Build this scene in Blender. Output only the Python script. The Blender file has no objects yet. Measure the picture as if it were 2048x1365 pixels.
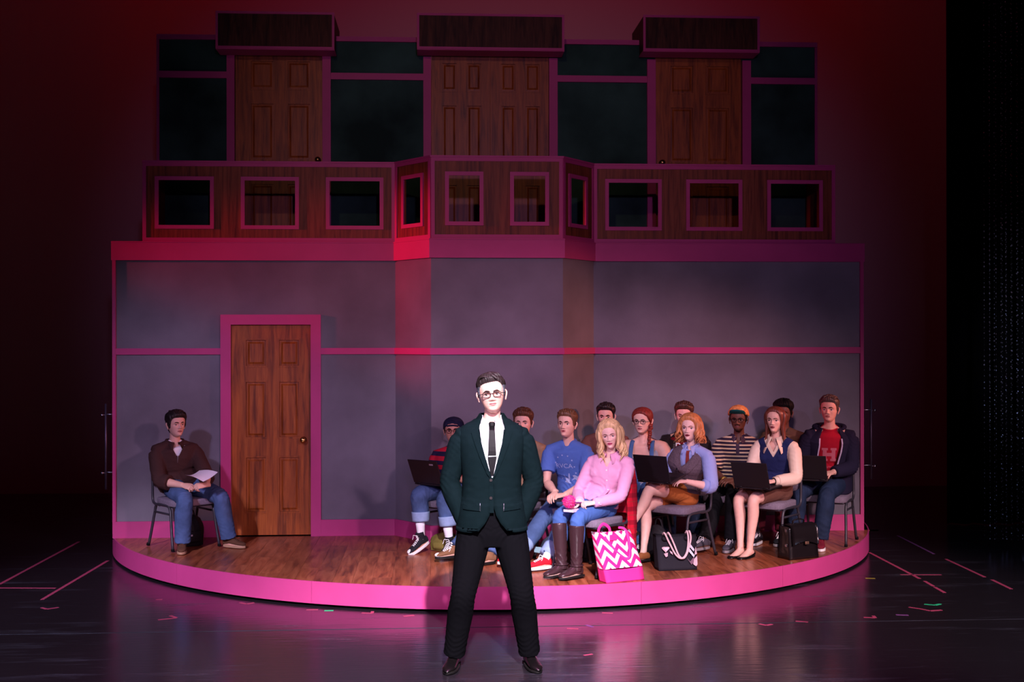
import bpy, bmesh, math, random
import numpy as np
from mathutils import Vector, Matrix, noise
from mathutils.bvhtree import BVHTree

random.seed(7); np.random.seed(7)
SC = bpy.context.scene
COL = SC.collection
R = math.radians
HP = 0.194                      # height of the round platform

# ------------------------------------------------------------------ camera
def make_camera():
    cd = bpy.data.cameras.new('camera'); c = bpy.data.objects.new('camera', cd); COL.objects.link(c)
    cd.sensor_width = 36.0; cd.lens = 2521.83*36.0/2048.0; cd.clip_end = 200
    yaw, pitch, roll = 0.0604, 0.0003, -0.0016
    fw = Vector((math.sin(yaw)*math.cos(pitch), math.cos(yaw)*math.cos(pitch), math.sin(pitch)))
    rt = Vector((math.cos(yaw), -math.sin(yaw), 0)); up = rt.cross(fw)
    r2 = rt*math.cos(roll)+up*math.sin(roll); u2 = -rt*math.sin(roll)+up*math.cos(roll)
    m = Matrix((r2, u2, -fw)).transposed().to_4x4(); m.translation = (-0.2553, -12.199, 2.06)
    c.matrix_world = m; SC.camera = c
make_camera()

# ------------------------------------------------------------------ light of the theatre
def hexlin(r, g, b):
    f = lambda v: (v/255)/12.92 if v/255 <= .04045 else (((v/255)+.055)/1.055)**2.4
    return (f(r), f(g), f(b))
W = bpy.data.worlds.new('house_dark'); SC.world = W; W.use_nodes = True
W.node_tree.nodes['Background'].inputs[0].default_value = (.12, .14, .55, 1)
W.node_tree.nodes['Background'].inputs[1].default_value = .006
SC.view_settings.view_transform = 'Standard'; SC.view_settings.look = 'None'
SC.view_settings.gamma = 1; SC.view_settings.exposure = 0; SC.view_settings.use_curve_mapping = False

def spot(name, loc, aim, energy, col, size, blend=.4, radius=.12):
    l = bpy.data.lights.new(name, 'SPOT'); l.energy = energy; l.color = col; l.spot_size = R(size); l.spot_blend = blend
    l.shadow_soft_size = radius
    o = bpy.data.objects.new(name, l); COL.objects.link(o); o.location = loc
    o.rotation_euler = (Vector(aim)-Vector(loc)).to_track_quat('-Z', 'Y').to_euler(); return o
def area(name, loc, aim, energy, col, sx, sy, spread=180):
    l = bpy.data.lights.new(name, 'AREA'); l.energy = energy; l.color = col; l.shape = 'RECTANGLE'; l.size = sx; l.size_y = sy; l.spread = R(spread)
    o = bpy.data.objects.new(name, l); COL.objects.link(o); o.location = loc
    o.rotation_euler = (Vector(aim)-Vector(loc)).to_track_quat('-Z', 'Y').to_euler(); return o
#LIGHTS_BEGIN
spot('front_wash_far_left', (-5.0, -13, 6.4), (-2.7, -.4, .75), 1900, (.76, .52, 1.0), 18, .8, .32)
spot('front_wash_left', (5.6, -13, 5.0), (-1.2, -.4, .75), 1700, (1.0, .52, .78), 18, .8, .32)
spot('front_wash_right', (-5.6, -13, 6.4), (1.0, -.4, .75), 2300, (.80, .55, 1.0), 18, .8, .32)
spot('front_wash_far_right', (6.4, -13, 5.0), (2.9, -.9, .6), 2500, (1.0, .50, .60), 18, .8, .32)
spot('platform_wash', (.4, -13.5, 7.2), (.2, -4.4, .0), 17500, (1.0, .84, .98), 24, .8)
spot('platform_wash_left', (-5.0, -13.5, 7.2), (-3.0, -2.9, .0), 7500, (.90, .74, 1.0), 19, .9)
spot('platform_wash_right', (5.6, -13.5, 7.2), (3.6, -2.8, .0), 7000, (1.0, .72, .78), 19, .9)
spot('band_wash', (.3, -14.0, 4.0), (.6, 0, 3.0), 650, (.78, .40, 1.0), 36, .9)
spot('balcony_fill', (-1.5, -14.0, 6.5), (.3, .6, 4.0), 420, (1.0, .55, .42), 27, .9)  # fill added to brighten the woodwork of the upper storey
spot('group_wash', (.6, -12.5, 7.6), (1.6, -1.9, .95), 2900, (1.0, .74, .88), 15, .8)
spot('red_side_left', (-8.5, -1.3, 3.6), (-.5, -.25, 2.6), 2200, (1.0, .03, .10), 16, .9)
spot('warm_side_right', (8.0, -2.6, 3.2), (1.5, -.7, 1.6), 1150, (1.0, .28, .20), 26, .9)
spot('follow_spot', (.9, -26.0, 9.2), (.10, -4.3, 1.48), 1000, (.80, .96, 1.0), 2.8, .5, .06)
spot('floor_top_light', (.3, -5.0, 9.5), (.3, -5.0, 0), 2300, (1.0, .30, .72), 44, 1.0, .4)
spot('blue_down_left', (-6.5, -5, 9), (-5.5, -3, 0), 420, (.50, .58, 1.0), 56, 1.0, .5)
spot('blue_down_right', (7.0, -5, 9), (6.0, -3, 0), 480, (.46, .60, 1.0), 56, 1.0, .5)
spot('bead_fill_spot', (-4, -9, 5), (5.7, 0, 2.1), 3500, (.75, .75, 1.0), 11, 1.0)  # extra spot, added only so the bead strands show
area('cyc_strip', (.45, 2.2, 9.8), (.45, 5.3, 6.8), 38, (1.0, .004, .0), 10, .3)
#LIGHTS_END

# ------------------------------------------------------------------ materials
def nodes(m):
    m.use_nodes = True; t = m.node_tree; return t, t.nodes['Principled BSDF'], t.links
def M(name, rgb, rough=.6, spec=.3, metal=0., bump=0., bscale=80., var=0., vscale=6., coat=0., stretch=(1, 1, 1), sheen=0.):
    m = bpy.data.materials.new(name); t, b, L = nodes(m); c = hexlin(*rgb)
    b.inputs['Base Color'].default_value = (*c, 1); b.inputs['Roughness'].default_value = rough
    b.inputs['Specular IOR Level'].default_value = spec; b.inputs['Metallic'].default_value = metal
    b.inputs['Coat Weight'].default_value = coat; b.inputs['Sheen Weight'].default_value = sheen
    if bump or var:
        tc = t.nodes.new('ShaderNodeTexCoord'); mp = t.nodes.new('ShaderNodeMapping'); mp.inputs['Scale'].default_value = stretch
        L.new(tc.outputs['Object'], mp.inputs['Vector'])
    if var:
        n = t.nodes.new('ShaderNodeTexNoise'); n.inputs['Scale'].default_value = vscale; n.inputs['Detail'].default_value = 5
        L.new(mp.outputs[0], n.inputs['Vector'])
        r = t.nodes.new('ShaderNodeValToRGB'); r.color_ramp.elements[0].position = .3; r.color_ramp.elements[1].position = .7
        r.color_ramp.elements[0].color = (*[v*(1-var) for v in c], 1); r.color_ramp.elements[1].color = (*[min(1, v*(1+var)) for v in c], 1)
        L.new(n.outputs['Fac'], r.inputs['Fac']); L.new(r.outputs['Color'], b.inputs['Base Color'])
    if bump:
        n2 = t.nodes.new('ShaderNodeTexNoise'); n2.inputs['Scale'].default_value = bscale; n2.inputs['Detail'].default_value = 3
        L.new(mp.outputs[0], n2.inputs['Vector'])
        bp = t.nodes.new('ShaderNodeBump'); bp.inputs['Strength'].default_value = bump; bp.inputs['Distance'].default_value = .01
        L.new(n2.outputs['Fac'], bp.inputs['Height']); L.new(bp.outputs['Normal'], b.inputs['Normal'])
    return m
def wood(name, dark, mid, light, stretch, rough=.45, spec=.3, perobj=.0, scale=3., bump=.15):
    m = bpy.data.materials.new(name); t, b, L = nodes(m)
    tc = t.nodes.new('ShaderNodeTexCoord'); mp = t.nodes.new('ShaderNodeMapping'); mp.inputs['Scale'].default_value = stretch
    L.new(tc.outputs['Object'], mp.inputs['Vector'])
    oi = t.nodes.new('ShaderNodeObjectInfo')
    if perobj:
        mul = t.nodes.new('ShaderNodeVectorMath'); mul.operation = 'SCALE'; mul.inputs['Scale'].default_value = 37.
        cx = t.nodes.new('ShaderNodeCombineXYZ')
        for k in range(3): L.new(oi.outputs['Random'], cx.inputs[k])
        L.new(cx.outputs[0], mul.inputs[0]); L.new(mul.outputs[0], mp.inputs['Location'])
    n = t.nodes.new('ShaderNodeTexNoise'); n.inputs['Scale'].default_value = scale; n.inputs['Detail'].default_value = 8; n.inputs['Roughness'].default_value = .62; n.inputs['Distortion'].default_value = .6
    L.new(mp.outputs[0], n.inputs['Vector'])
    r = t.nodes.new('ShaderNodeValToRGB'); e = r.color_ramp.elements
    e[0].position = .33; e[0].color = (*hexlin(*dark), 1); e[1].position = .68; e[1].color = (*hexlin(*light), 1)
    x = e.new(.5); x.color = (*hexlin(*mid), 1)
    L.new(n.outputs['Fac'], r.inputs['Fac'])
    out = r.outputs['Color']
    if perobj:
        hs = t.nodes.new('ShaderNodeHueSaturation'); mr = t.nodes.new('ShaderNodeMapRange')
        mr.inputs['To Min'].default_value = 1-perobj; mr.inputs['To Max'].default_value = 1+perobj
        L.new(oi.outputs['Random'], mr.inputs['Value']); L.new(mr.outputs[0], hs.inputs['Value']); L.new(out, hs.inputs['Color']); out = hs.outputs[0]
    L.new(out, b.inputs['Base Color']); b.inputs['Roughness'].default_value = rough; b.inputs['Specular IOR Level'].default_value = spec
    bp = t.nodes.new('ShaderNodeBump'); bp.inputs['Strength'].default_value = bump; bp.inputs['Distance'].default_value = .004
    L.new(n.outputs['Fac'], bp.inputs['Height']); L.new(bp.outputs['Normal'], b.inputs['Normal'])
    return m

M_PINK = M('pink_paint', (198, 68, 134), .5, .35, var=.06, vscale=3)
M_WALL = M('grey_scenic_paint', (122, 123, 132),   .85, .15, var=.30, vscale=1.2, bump=.08, bscale=60)
M_UPPER = M('mottled_dark_teal', (50, 82, 70), .85, .12, var=.55, vscale=1.7, bump=.05)  # noise mottles the teal at random
M_DOOR = wood('door_wood', (112, 54, 20), (160, 84, 32), (184, 102, 40), (9, 9, .7), .42, .35)
M_PARA = wood('parapet_wood', (92, 44, 28), (132, 68, 42), (152, 84, 54), (11, 11, .55), .5, .25)
M_PLANK = wood('plank_wood', (104, 50, 32), (150, 80, 52), (176, 104, 72), (7, .8, 7), .33, .45, perobj=.22, scale=2.6)
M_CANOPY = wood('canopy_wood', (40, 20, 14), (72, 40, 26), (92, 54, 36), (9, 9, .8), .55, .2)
M_BLACK = M('flat_black', (8, 8, 9), .8, .2)
M_DRAPE = M('black_velour', (9, 9, 12), .95, .05, bump=.1, bscale=30)
M_CYC = M('cyclorama_cloth', (205, 200, 200), .95, .05)
M_BRASS = M('brass', (205, 165, 95), .25, .5, 1.0)
M_STEEL = M('steel', (150, 150, 160), .3, .5, 1.0)

# ------------------------------------------------------------------ mesh helpers
class MB:
    def __init__(s): s.V = []; s.F = []; s.I = []
    def add(s, V, F, mi=0):
        n = len(s.V); s.V += [tuple(v) for v in V]; s.F += [tuple(i+n for i in f) for f in F]; s.I += [mi]*len(F); return s
    def box(s, a, b, mi=0):
        (x0, y0, z0), (x1, y1, z1) = a, b
        return s.add([(x0,y0,z0),(x1,y0,z0),(x1,y1,z0),(x0,y1,z0),(x0,y0,z1),(x1,y0,z1),(x1,y1,z1),(x0,y1,z1)],
                     [(0,3,2,1),(4,5,6,7),(0,1,5,4),(1,2,6,5),(2,3,7,6),(3,0,4,7)], mi)
    def prism(s, poly, z0, z1, mi=0):        # poly counter-clockwise from above
        n = len(poly)
        return s.add([(x, y, z0) for x, y in poly]+[(x, y, z1) for x, y in poly],
                     [tuple(range(n-1, -1, -1)), tuple(range(n, 2*n))]+[(i, (i+1) % n, n+(i+1) % n, n+i) for i in range(n)], mi)
def prop(o, label=None, cat=None, group=None, kind=None):
    if label: o['label'] = label
    if cat: o['category'] = cat
    if group: o['group'] = group
    if kind: o['kind'] = kind
    return o
def mk(name, V, F, mats, parent=None, idx=None, smooth=False, bevel=0., local=False):
    me = bpy.data.meshes.new(name)
    V = np.asarray(V, float).reshape(-1, 3)
    off = None
    if parent is not None and not local:
        mw = Matrix.Identity(4); p = parent
        while p is not None: mw = p.matrix_basis @ mw; p = p.parent
        inv = np.array(mw.inverted()); V = V @ inv[:3, :3].T + inv[:3, 3]
    me.from_pydata(V.tolist(), [], [tuple(f) for f in F])
    if not isinstance(mats, (list, tuple)): mats = [mats]
    for m in mats: me.materials.append(m)
    if idx is not None: me.polygons.foreach_set('material_index', np.asarray(idx, np.int32))
    if smooth: me.polygons.foreach_set('use_smooth', [True]*len(me.polygons))
    me.update()
    if bevel:
        bm = bmesh.new(); bm.from_mesh(me)
        bmesh.ops.remove_doubles(bm, verts=bm.verts, dist=1e-6)
        bmesh.ops.bevel(bm, geom=[e for e in bm.edges if e.is_manifold and e.calc_face_angle(0) > .5], offset=bevel, segments=2, profile=.5, affect='EDGES', clamp_overlap=True)
        bm.to_mesh(me); bm.free()
    o = bpy.data.objects.new(name, me); COL.objects.link(o)
    if parent is not None: o.parent = parent
    return o
def mkb(name, mb, mats, parent=None, **k): return mk(name, mb.V, mb.F, mats, parent, idx=mb.I, **k)
def struct(name, mb, mats, **k): return prop(mkb(name, mb, mats, **k), kind='structure')
def empty(name, loc, rz=0., label=None, cat=None, group=None):
    o = bpy.data.objects.new(name, None); COL.objects.link(o); o.location = loc; o.rotation_euler = (0, 0, rz); o.empty_display_size = .1
    return prop(o, label, cat, group)
def copy_tree(o, parent=None):
    c = o.copy(); COL.objects.link(c); c.parent = parent
    for ch in list(o.children): copy_tree(ch, c)
    return c
def nrm(v): return v/(np.linalg.norm(v)+1e-12)
def catmull(P, sub):
    P = np.asarray(P, float)
    if sub <= 1 or len(P) < 3: return P
    Q = np.vstack([2*P[0]-P[1], P, 2*P[-1]-P[-2]]); out = []
    for i in range(1, len(Q)-2):
        for k in range(sub):
            t = k/sub; a, b, c, d = Q[i-1], Q[i], Q[i+1], Q[i+2]
            out.append(.5*((2*b)+(-a+c)*t+(2*a-5*b+4*c-d)*t*t+(-a+3*b-3*c+d)*t**3))
    out.append(P[-1]); return np.array(out)
def tube(pts, rad, n=12, side=None, sub=1, cap=True, round_end=True):
    """tube along pts; rad per point: number or (r_side, r_other)"""
    rr = np.array([(r, r) if np.isscalar(r) else tuple(r) for r in rad], float)
    A = catmull(np.hstack([np.asarray(pts, float), rr]), sub); P = A[:, :3]; rr = np.maximum(A[:, 3:], 1e-4)
    T = np.gradient(P, axis=0); T = T/(np.linalg.norm(T, axis=1)[:, None]+1e-12)
    s = np.array(side if side is not None else ((1, 0, 0) if abs(T[0][0]) < .9 else (0, 1, 0)), float)
    V = []; F = []; m = len(P)
    th = np.linspace(0, 2*np.pi, n, endpoint=False)
    rings = []
    if cap and round_end:
        rings.append((P[0]-T[0]*rr[0].mean()*.45, T[0], rr[0]*.62))
    for i in range(m): rings.append((P[i], T[i], rr[i]))
    if cap and round_end: rings.append((P[-1]+T[-1]*rr[-1].mean()*.45, T[-1], rr[-1]*.62))
    for p, t, r in rings:
        s = nrm(s-t*(s@t)); u = np.cross(t, s)
        V += list(p+np.outer(np.cos(th)*r[0], s)+np.outer(np.sin(th)*r[1], u))
    k = len(rings)
    for i in range(k-1):
        for j in range(n):
            a, b = i*n+j, i*n+(j+1) % n
            F.append((a, b, b+n, a+n))
    if cap: F.append(tuple(range(n-1, -1, -1))); F.append(tuple((k-1)*n+j for j in range(n)))
    return V, F
def offpath(path, d):
    path = [np.array(p, float) for p in path]; out = []
    for i, p in enumerate(path):
        ns = []
        if i > 0: t = nrm(p-path[i-1]); ns.append(np.array([t[1], -t[0]]))
        if i < len(path)-1: t = nrm(path[i+1]-p); ns.append(np.array([t[1], -t[0]]))
        if len(ns) == 1: out.append(p+ns[0]*d)
        else:
            b = nrm(ns[0]+ns[1]); out.append(p+b*d/(b@ns[0]))
    return out
def strip(mb, path, z0, z1, d0, d1, mi=0):      # moulding along a wall path (left to right), standing d0..d1 proud
    a, b = offpath(path, d0), offpath(path, d1); n = len(path); V = []; F = []
    for i in range(n): V += [(*b[i], z0), (*b[i], z1), (*a[i], z1), (*a[i], z0)]
    for i in range(n-1):
        for k in range(4): F.append((4*i+k, 4*i+4+k, 4*i+4+(k+1) % 4, 4*i+(k+1) % 4))
    F += [(0, 1, 2, 3), (4*n-1, 4*n-2, 4*n-3, 4*n-4)]
    return mb.add(V, F, mi)
def panel(mb, p0, p1, z0, z1, t, holes=(), front=0., mi=0):   # upright board from p0 to p1 with rectangular openings (u0,u1,z0,z1)
    p0, p1 = np.array(p0, float), np.array(p1, float); L = np.linalg.norm(p1-p0); d = (p1-p0)/L; nn = np.array([d[1], -d[0]])
    us = sorted({0., L, *[h[0] for h in holes], *[h[1] for h in holes]}); zs = sorted({z0, z1, *[h[2] for h in holes], *[h[3] for h in holes]})
    inh = lambda u, z: any(h[0] < u < h[1] and h[2] < z < h[3] for h in holes)
    solid = lambda i, j: 0 <= i < len(us)-1 and 0 <= j < len(zs)-1 and not inh((us[i]+us[i+1])/2, (zs[j]+zs[j+1])/2)
    V = []; nz = len(zs)
    for q in (front, front-t):
        for u in us:
            for z in zs: V.append((*(p0+d*u+nn*q), z))
    B = len(us)*nz; I = lambda i, j, k: k*B+i*nz+j; F = []
    for i in range(len(us)-1):
        for j in range(nz-1):
            if not solid(i, j): continue
            F.append((I(i,j,0), I(i+1,j,0), I(i+1,j+1,0), I(i,j+1,0))); F.append((I(i,j,1), I(i,j+1,1), I(i+1,j+1,1), I(i+1,j,1)))
            if not solid(i-1, j): F.append((I(i,j,0), I(i,j+1,0), I(i,j+1,1), I(i,j,1)))
            if not solid(i+1, j): F.append((I(i+1,j,0), I(i+1,j,1), I(i+1,j+1,1), I(i+1,j+1,0)))
            if not solid(i, j-1): F.append((I(i,j,0), I(i,j,1), I(i+1,j,1), I(i+1,j,0)))
            if not solid(i, j+1): F.append((I(i,j+1,0), I(i+1,j+1,0), I(i+1,j+1,1), I(i,j+1,1)))
    used = sorted({k for f in F for k in f}); mp = {k: i for i, k in enumerate(used)}
    return mb.add([V[k] for k in used], [tuple(mp[k] for k in f) for f in F], mi)
def frame_rect(mb, p0, d, nn, u0, u1, z0, z1, w, d0, d1, mi=0, legs=False):  # mitred picture frame; legs: open at the bottom
    p0 = np.array(p0, float)
    P = lambda u, z, q: (*(p0+d*u+nn*q), z)
    if legs: outer = [(u0, z0), (u0, z1), (u1, z1), (u1, z0)]; inner = [(u0+w, z0), (u0+w, z1-w), (u1-w, z1-w), (u1-w, z0)]; segs = [(0, 1), (1, 2), (2, 3)]
    else: outer = [(u0, z0), (u0, z1), (u1, z1), (u1, z0)]; inner = [(u0+w, z0+w), (u0+w, z1-w), (u1-w, z1-w), (u1-w, z0+w)]; segs = [(0, 1), (1, 2), (2, 3), (3, 0)]
    for a, b in segs:
        q = [outer[a], outer[b], inner[b], inner[a]]
        V = [P(*c, d1) for c in q]+[P(*c, d0) for c in q]
        mb.add(V, [(0,1,2,3), (7,6,5,4), (0,4,5,1), (1,5,6,2), (2,6,7,3), (3,7,4,0)], mi)
    return mb
def decide(mb):
    return mb

# ------------------------------------------------------------------ the setting
XL, XR, O1, O2, I1, I2, BP = -3.321, 3.949, -.643, 1.279, -.298, .932, .469
ZB, ZT, ZR = 2.838, 3.019, 1.969            # band bottom, band top, chair rail centre
PATH = [(XL, 0), (O1, 0), (I1, -BP), (I2, -BP), (O2, 0), (XR, 0)]

# stage floor
def floor_material():
    m = bpy.data.materials.new('scuffed_black_stage_floor'); t, b, L = nodes(m)
    tc = t.nodes.new('ShaderNodeTexCoord')
    def ns(scale, stretch, lo, hi, det=6, dist=0.):
        mp = t.nodes.new('ShaderNodeMapping'); mp.inputs['Scale'].default_value = stretch; L.new(tc.outputs['Object'], mp.inputs[0])
        n = t.nodes.new('ShaderNodeTexNoise'); n.inputs['Scale'].default_value = scale; n.inputs['Detail'].default_value = det; n.inputs['Roughness'].default_value = .65; n.inputs['Distortion'].default_value = dist
        L.new(mp.outputs[0], n.inputs['Vector'])
        r = t.nodes.new('ShaderNodeMapRange'); r.inputs['From Min'].default_value = lo; r.inputs['From Max'].default_value = hi; L.new(n.outputs['Fac'], r.inputs['Value']); return r.outputs[0]
    s1 = ns(1.5, (.55, 3.2, 1), .56, .82); s2 = ns(9, (.25, 5, 1), .63, .8, 3); s3 = ns(.5, (1, 1, 1), .35, .7)
    s4 = ns(55, (1, 1, 1), .70, .78, 2)
    def mx(op, a, c):
        n = t.nodes.new('ShaderNodeMath'); n.operation = op; n.use_clamp = True
        for k, v in enumerate((a, c)):
            if isinstance(v, (int, float)): n.inputs[k].default_value = v
            else: L.new(v, n.inputs[k])
        return n.outputs[0]
    w = mx('ADD', mx('MULTIPLY', mx('MULTIPLY', s1, s3), .55), mx('ADD', mx('MULTIPLY', mx('MULTIPLY', s2, s3), .5), mx('MULTIPLY', s4, .5)))
    mix = t.nodes.new('ShaderNodeMix'); mix.data_type = 'RGBA'
    mix.inputs['A'].default_value = (*hexlin(34, 31, 36), 1); mix.inputs['B'].default_value = (*hexlin(120, 126, 146), 1)
    L.new(w, mix.inputs['Factor']); L.new(mix.outputs['Result'], b.inputs['Base Color'])
    rr = t.nodes.new('ShaderNodeMapRange'); rr.inputs['To Min'].default_value = .20; rr.inputs['To Max'].default_value = .42; L.new(s1, rr.inputs['Value']); L.new(rr.outputs[0], b.inputs['Roughness'])
    b.inputs['Specular IOR Level'].default_value = .65
    n = t.nodes.new('ShaderNodeTexNoise'); n.inputs['Scale'].default_value = 14; mp = t.nodes.new('ShaderNodeMapping'); mp.inputs['Scale'].default_value = (.3, 2, 1); L.new(tc.outputs['Object'], mp.inputs[0]); L.new(mp.outputs[0], n.inputs['Vector'])
    bp = t.nodes.new('ShaderNodeBump'); bp.inputs['Strength'].default_value = .12; bp.inputs['Distance'].default_value = .01; L.new(n.outputs['Fac'], bp.inputs['Height']); L.new(bp.outputs['Normal'], b.inputs['Normal'])
    return m
M_FLOOR = floor_material()
mb = MB(); mb.box((-14, -12.5, -.1), (14, 7, 0)); floor = struct('floor', mb, M_FLOOR)
# hardboard sheets of the stage floor: thin seams
sm = M('floor_seam', (46, 50, 62), .6, .3, var=.5, vscale=3)
mb = MB()
for y in (-3.12, -6.8): mb.box((-13, y-.006, .0), (13, y+.006, .0012))
mkb('seam', mb, sm, floor)

# cyclorama and black masking
mb = MB()
cp = [(x, 5.3+.02*math.sin(x*3)) for x in np.linspace(-13, 13, 80)]
strip(mb, cp, 0, 10, 0, .02); struct('wall_back', mb, M_CYC, smooth=False)

# lower walls of the set
def wallbox(name, a, b, z0, z1, holes=(), mat=M_WALL, t=.04, front=0.):
    m = MB(); panel(m, a, b, z0, z1, t, holes, front); return struct(name, m, mat)
DX0, DX1, DZ = -2.21, -1.452, 2.224
wallbox('wall_left', (XL, 0), (O1, 0), HP, ZB, [(DX0-XL, DX1-XL, HP-.01, DZ)])
wallbox('wall_bay_left', (O1, 0), (I1, -BP), HP, ZB)
wallbox('wall_bay_front', (I1, -BP), (I2, -BP), HP, ZB)
wallbox('wall_bay_right', (I2, -BP), (O2, 0), HP, ZB)
wallbox('wall_right', (O2, 0), (XR, 0), HP, ZB)
mb = MB(); mb.box((XL, .04, HP), (XL+.04, 1.3, ZB)); struct('wall_side_left', mb, M_BLACK)
mb = MB(); mb.box((XR-.04, .04, HP), (XR, 1.3, ZB)); struct('wall_side_right', mb, M_BLACK)
# balcony deck
mb = MB(); mb.prism([(XL, 1.3), (XL, 0.01), (O1, 0.01), (I1, -BP+.01), (I2, -BP+.01), (O2, 0.01), (XR, 0.01), (XR, 1.3)], ZB, ZT-.002)
struct('floor_balcony', mb, M_BLACK)
# pink mouldings
XLo, XRo = XL-.008, XR+.008
P2 = [(XLo, 0)]+PATH[1:-1]+[(XRo, 0)]
mb = MB(); strip(mb, P2, ZB, ZT, 0, .03); strip(mb, P2, ZT-.012, ZT-.004, .03, .036); struct('trim_1', mb, M_PINK)
mb = MB(); strip(mb, [(XL+.01, 0), (-2.306, 0)], ZR-.03, ZR+.03, 0, .02); struct('trim_2', mb, M_PINK)
mb = MB(); strip(mb, [(-1.356, 0)]+PATH[1:-1]+[(XR-.01, 0)], ZR-.03, ZR+.03, 0, .02); struct('trim_3', mb, M_PINK)
mb = MB(); strip(mb, [(XL, 0), (-2.306, 0)], HP, HP+.157, 0, .022); struct('baseboard_left', mb, M_PINK)
mb = MB(); strip(mb, [(-1.356, 0)]+PATH[1:-1]+[(XR, 0)], HP, HP+.157, 0, .022); struct('baseboard_back', mb, M_PINK)
mb = MB(); mb.box((XL, -.024, HP+.157), (XL+.032, 0, ZB)); struct('trim_4', mb, M_PINK)
mb = MB(); mb.box((XR-.034, -.024, HP+.157), (XR, 0, ZB)); struct('trim_5', mb, M_PINK)
ex, ey = np.array([1., 0.]), np.array([0., -1.])
mb = MB(); frame_rect(mb, (0, 0), ex, ey, DX0-.096, DX1+.096, HP, DZ+.096, .096, 0, .026, legs=True); struct('trim_6', mb, M_PINK)

# panelled doors
def panel_door(name, x0, x1, z0, z1, y, knob_x, label_rows, mat=M_DOOR, slab=.035):
    """six raised panels in recessed fields"""
    w = x1-x0; h = z1-z0; fl = []
    for (a, b) in label_rows:
        for (c, d) in ((.165, .45), (.585, .87)): fl.append((x0+w*c, x0+w*d, z0+h*a, z0+h*b))
    m = MB(); panel(m, (x0, y), (x1, y), z0, z1, .014, [(f[0]-x0, f[1]-x0, f[2], f[3]) for f in fl])
    m.box((x0, y+.014, z0), (x1, y+slab, z1))
    o = struct(name, m, mat)
    for f in fl:                     # raised and fielded panel: sloping margin, flat centre; moulding round the recess
        pm = MB(); a, b, c, d = f; s = .030; s2 = .048
        V = [(a+.006, y+.013, c+.006), (b-.006, y+.013, c+.006), (b-.006, y+.013, d-.006), (a+.006, y+.013, d-.006)]
        V += [(a+s, y+.012, c+s), (b-s, y+.012, c+s), (b-s, y+.012, d-s), (a+s, y+.012, d-s)]
        V += [(a+s2, y+.001, c+s2), (b-s2, y+.001, c+s2), (b-s2, y+.001, d-s2), (a+s2, y+.001, d-s2)]
        F = [(8, 9, 10, 11)]
        for r in (0, 4):
            for k in range(4): F.append((r+k, r+(k+1) % 4, r+4+(k+1) % 4, r+4+k))
        pm.add(V, F); frame_rect(pm, (0, y), ex, ey, a-.004, b+.004, c-.004, d+.004, .017, -.010, .005)
        mkb('door_panel', pm, mat, o)
    return o
def knob(parent, x, y, z, mat=M_BRASS):
    prof = [(.0, .030), (.006, .032), (.010, .014), (.030, .011), (.036, .022), (.048, .031), (.060, .028), (.068, .014), (.070, .001)]
    V, F = tube([(x, y-q, z) for q, r in prof], [r for q, r in prof], 20, cap=True, round_end=False)
    return mk('door_knob', V, F, mat, parent, smooth=True)
ROWS = [(.105, .375), (.46, .735), (.80, .935)]
d1 = panel_door('door_1', DX0+.003, DX1-.003, HP+.012, DZ-.004, .012, None, ROWS)
mbk = MB(); mbk.box((-1.548, .006, 1.085), (-1.502, .0125, 1.19)); mkb('knob_plate', mbk, M_DOOR, d1); knob(d1, -1.525, .008, 1.118)

# upper storey
UY = 1.0; UT = 5.19
UD = [(-2.325, -1.424, -2.404, -1.338), (-.300, .934, -.380, 1.023), (2.060, 2.986, 1.971, 3.077)]   # slab x0,x1, casing outer x0,x1
ULX, URX = -3.100, 3.776
hol = [(d[0]-ULX, d[1]-ULX, ZT-.02, 5.09) for d in UD]
m = MB(); panel(m, (ULX, UY), (URX, UY), ZT, UT, .04, hol); struct('wall_upper', m, M_UPPER)
k = 7
for a, b in ((ULX, -2.404), (-1.338, -.380), (1.023, 1.971), (3.077, URX)):
    mb = MB(); strip(mb, [(a, UY), (b, UY)], 4.785, 4.853, 0, .03); struct('trim_%d' % k, mb, M_PINK); k += 1
for a, b in ((ULX-.02, -2.462), (-1.283, -.436), (1.06, 1.888), (3.091, URX+.02)):
    mb = MB(); strip(mb, [(a, UY+.02), (b, UY+.02)], UT-.008, UT+.042, -.03, .05); struct('trim_%d' % k, mb, M_PINK); k += 1
mb = MB(); mb.box((ULX-.022, UY-.02, ZT), (ULX+.006, UY+.05, UT-.008)); struct('trim_%d' % k, mb, M_PINK); k += 1
mb = MB(); mb.box((URX-.006, UY-.02, ZT), (URX+.022, UY+.05, UT-.008)); struct('trim_%d' % k, mb, M_PINK); k += 1
for d in UD:
    mb = MB()
    mb.box((d[2], UY-.045, ZT), (d[0], UY, 5.028)); mb.box((d[1], UY-.045, ZT), (d[3], UY, 5.028))
    struct('trim_%d' % k, mb, M_PINK); k += 1
UROWS = [(.06, .33), (.445, .735), (.80, .95)]
d2 = panel_door('door_2', UD[0][0]+.003, UD[0][1]-.003, ZT+.01, 5.088, UY+.012, None, UROWS); knob(d2, -1.474, UY+.012, 3.95)
d4 = panel_door('door_4', UD[2][0]+.003, UD[2][1]-.003, ZT+.01, 5.088, UY+.012, None, UROWS); knob(d4, 2.133, UY+.012, 3.945)
c = (UD[1][0]+UD[1][1])/2
d3 = panel_door('door_3', UD[1][0]+.003, c-.0015, ZT+.01, 5.088, UY+.012, None, UROWS); knob(d3, c-.06, UY+.012, 3.93, M_BLACK)
d5 = panel_door('door_5', c+.0015, UD[1][1]-.003, ZT+.01, 5.088, UY+.012, None, UROWS); knob(d5, c+.06, UY+.012, 3.93, M_BLACK)

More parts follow.
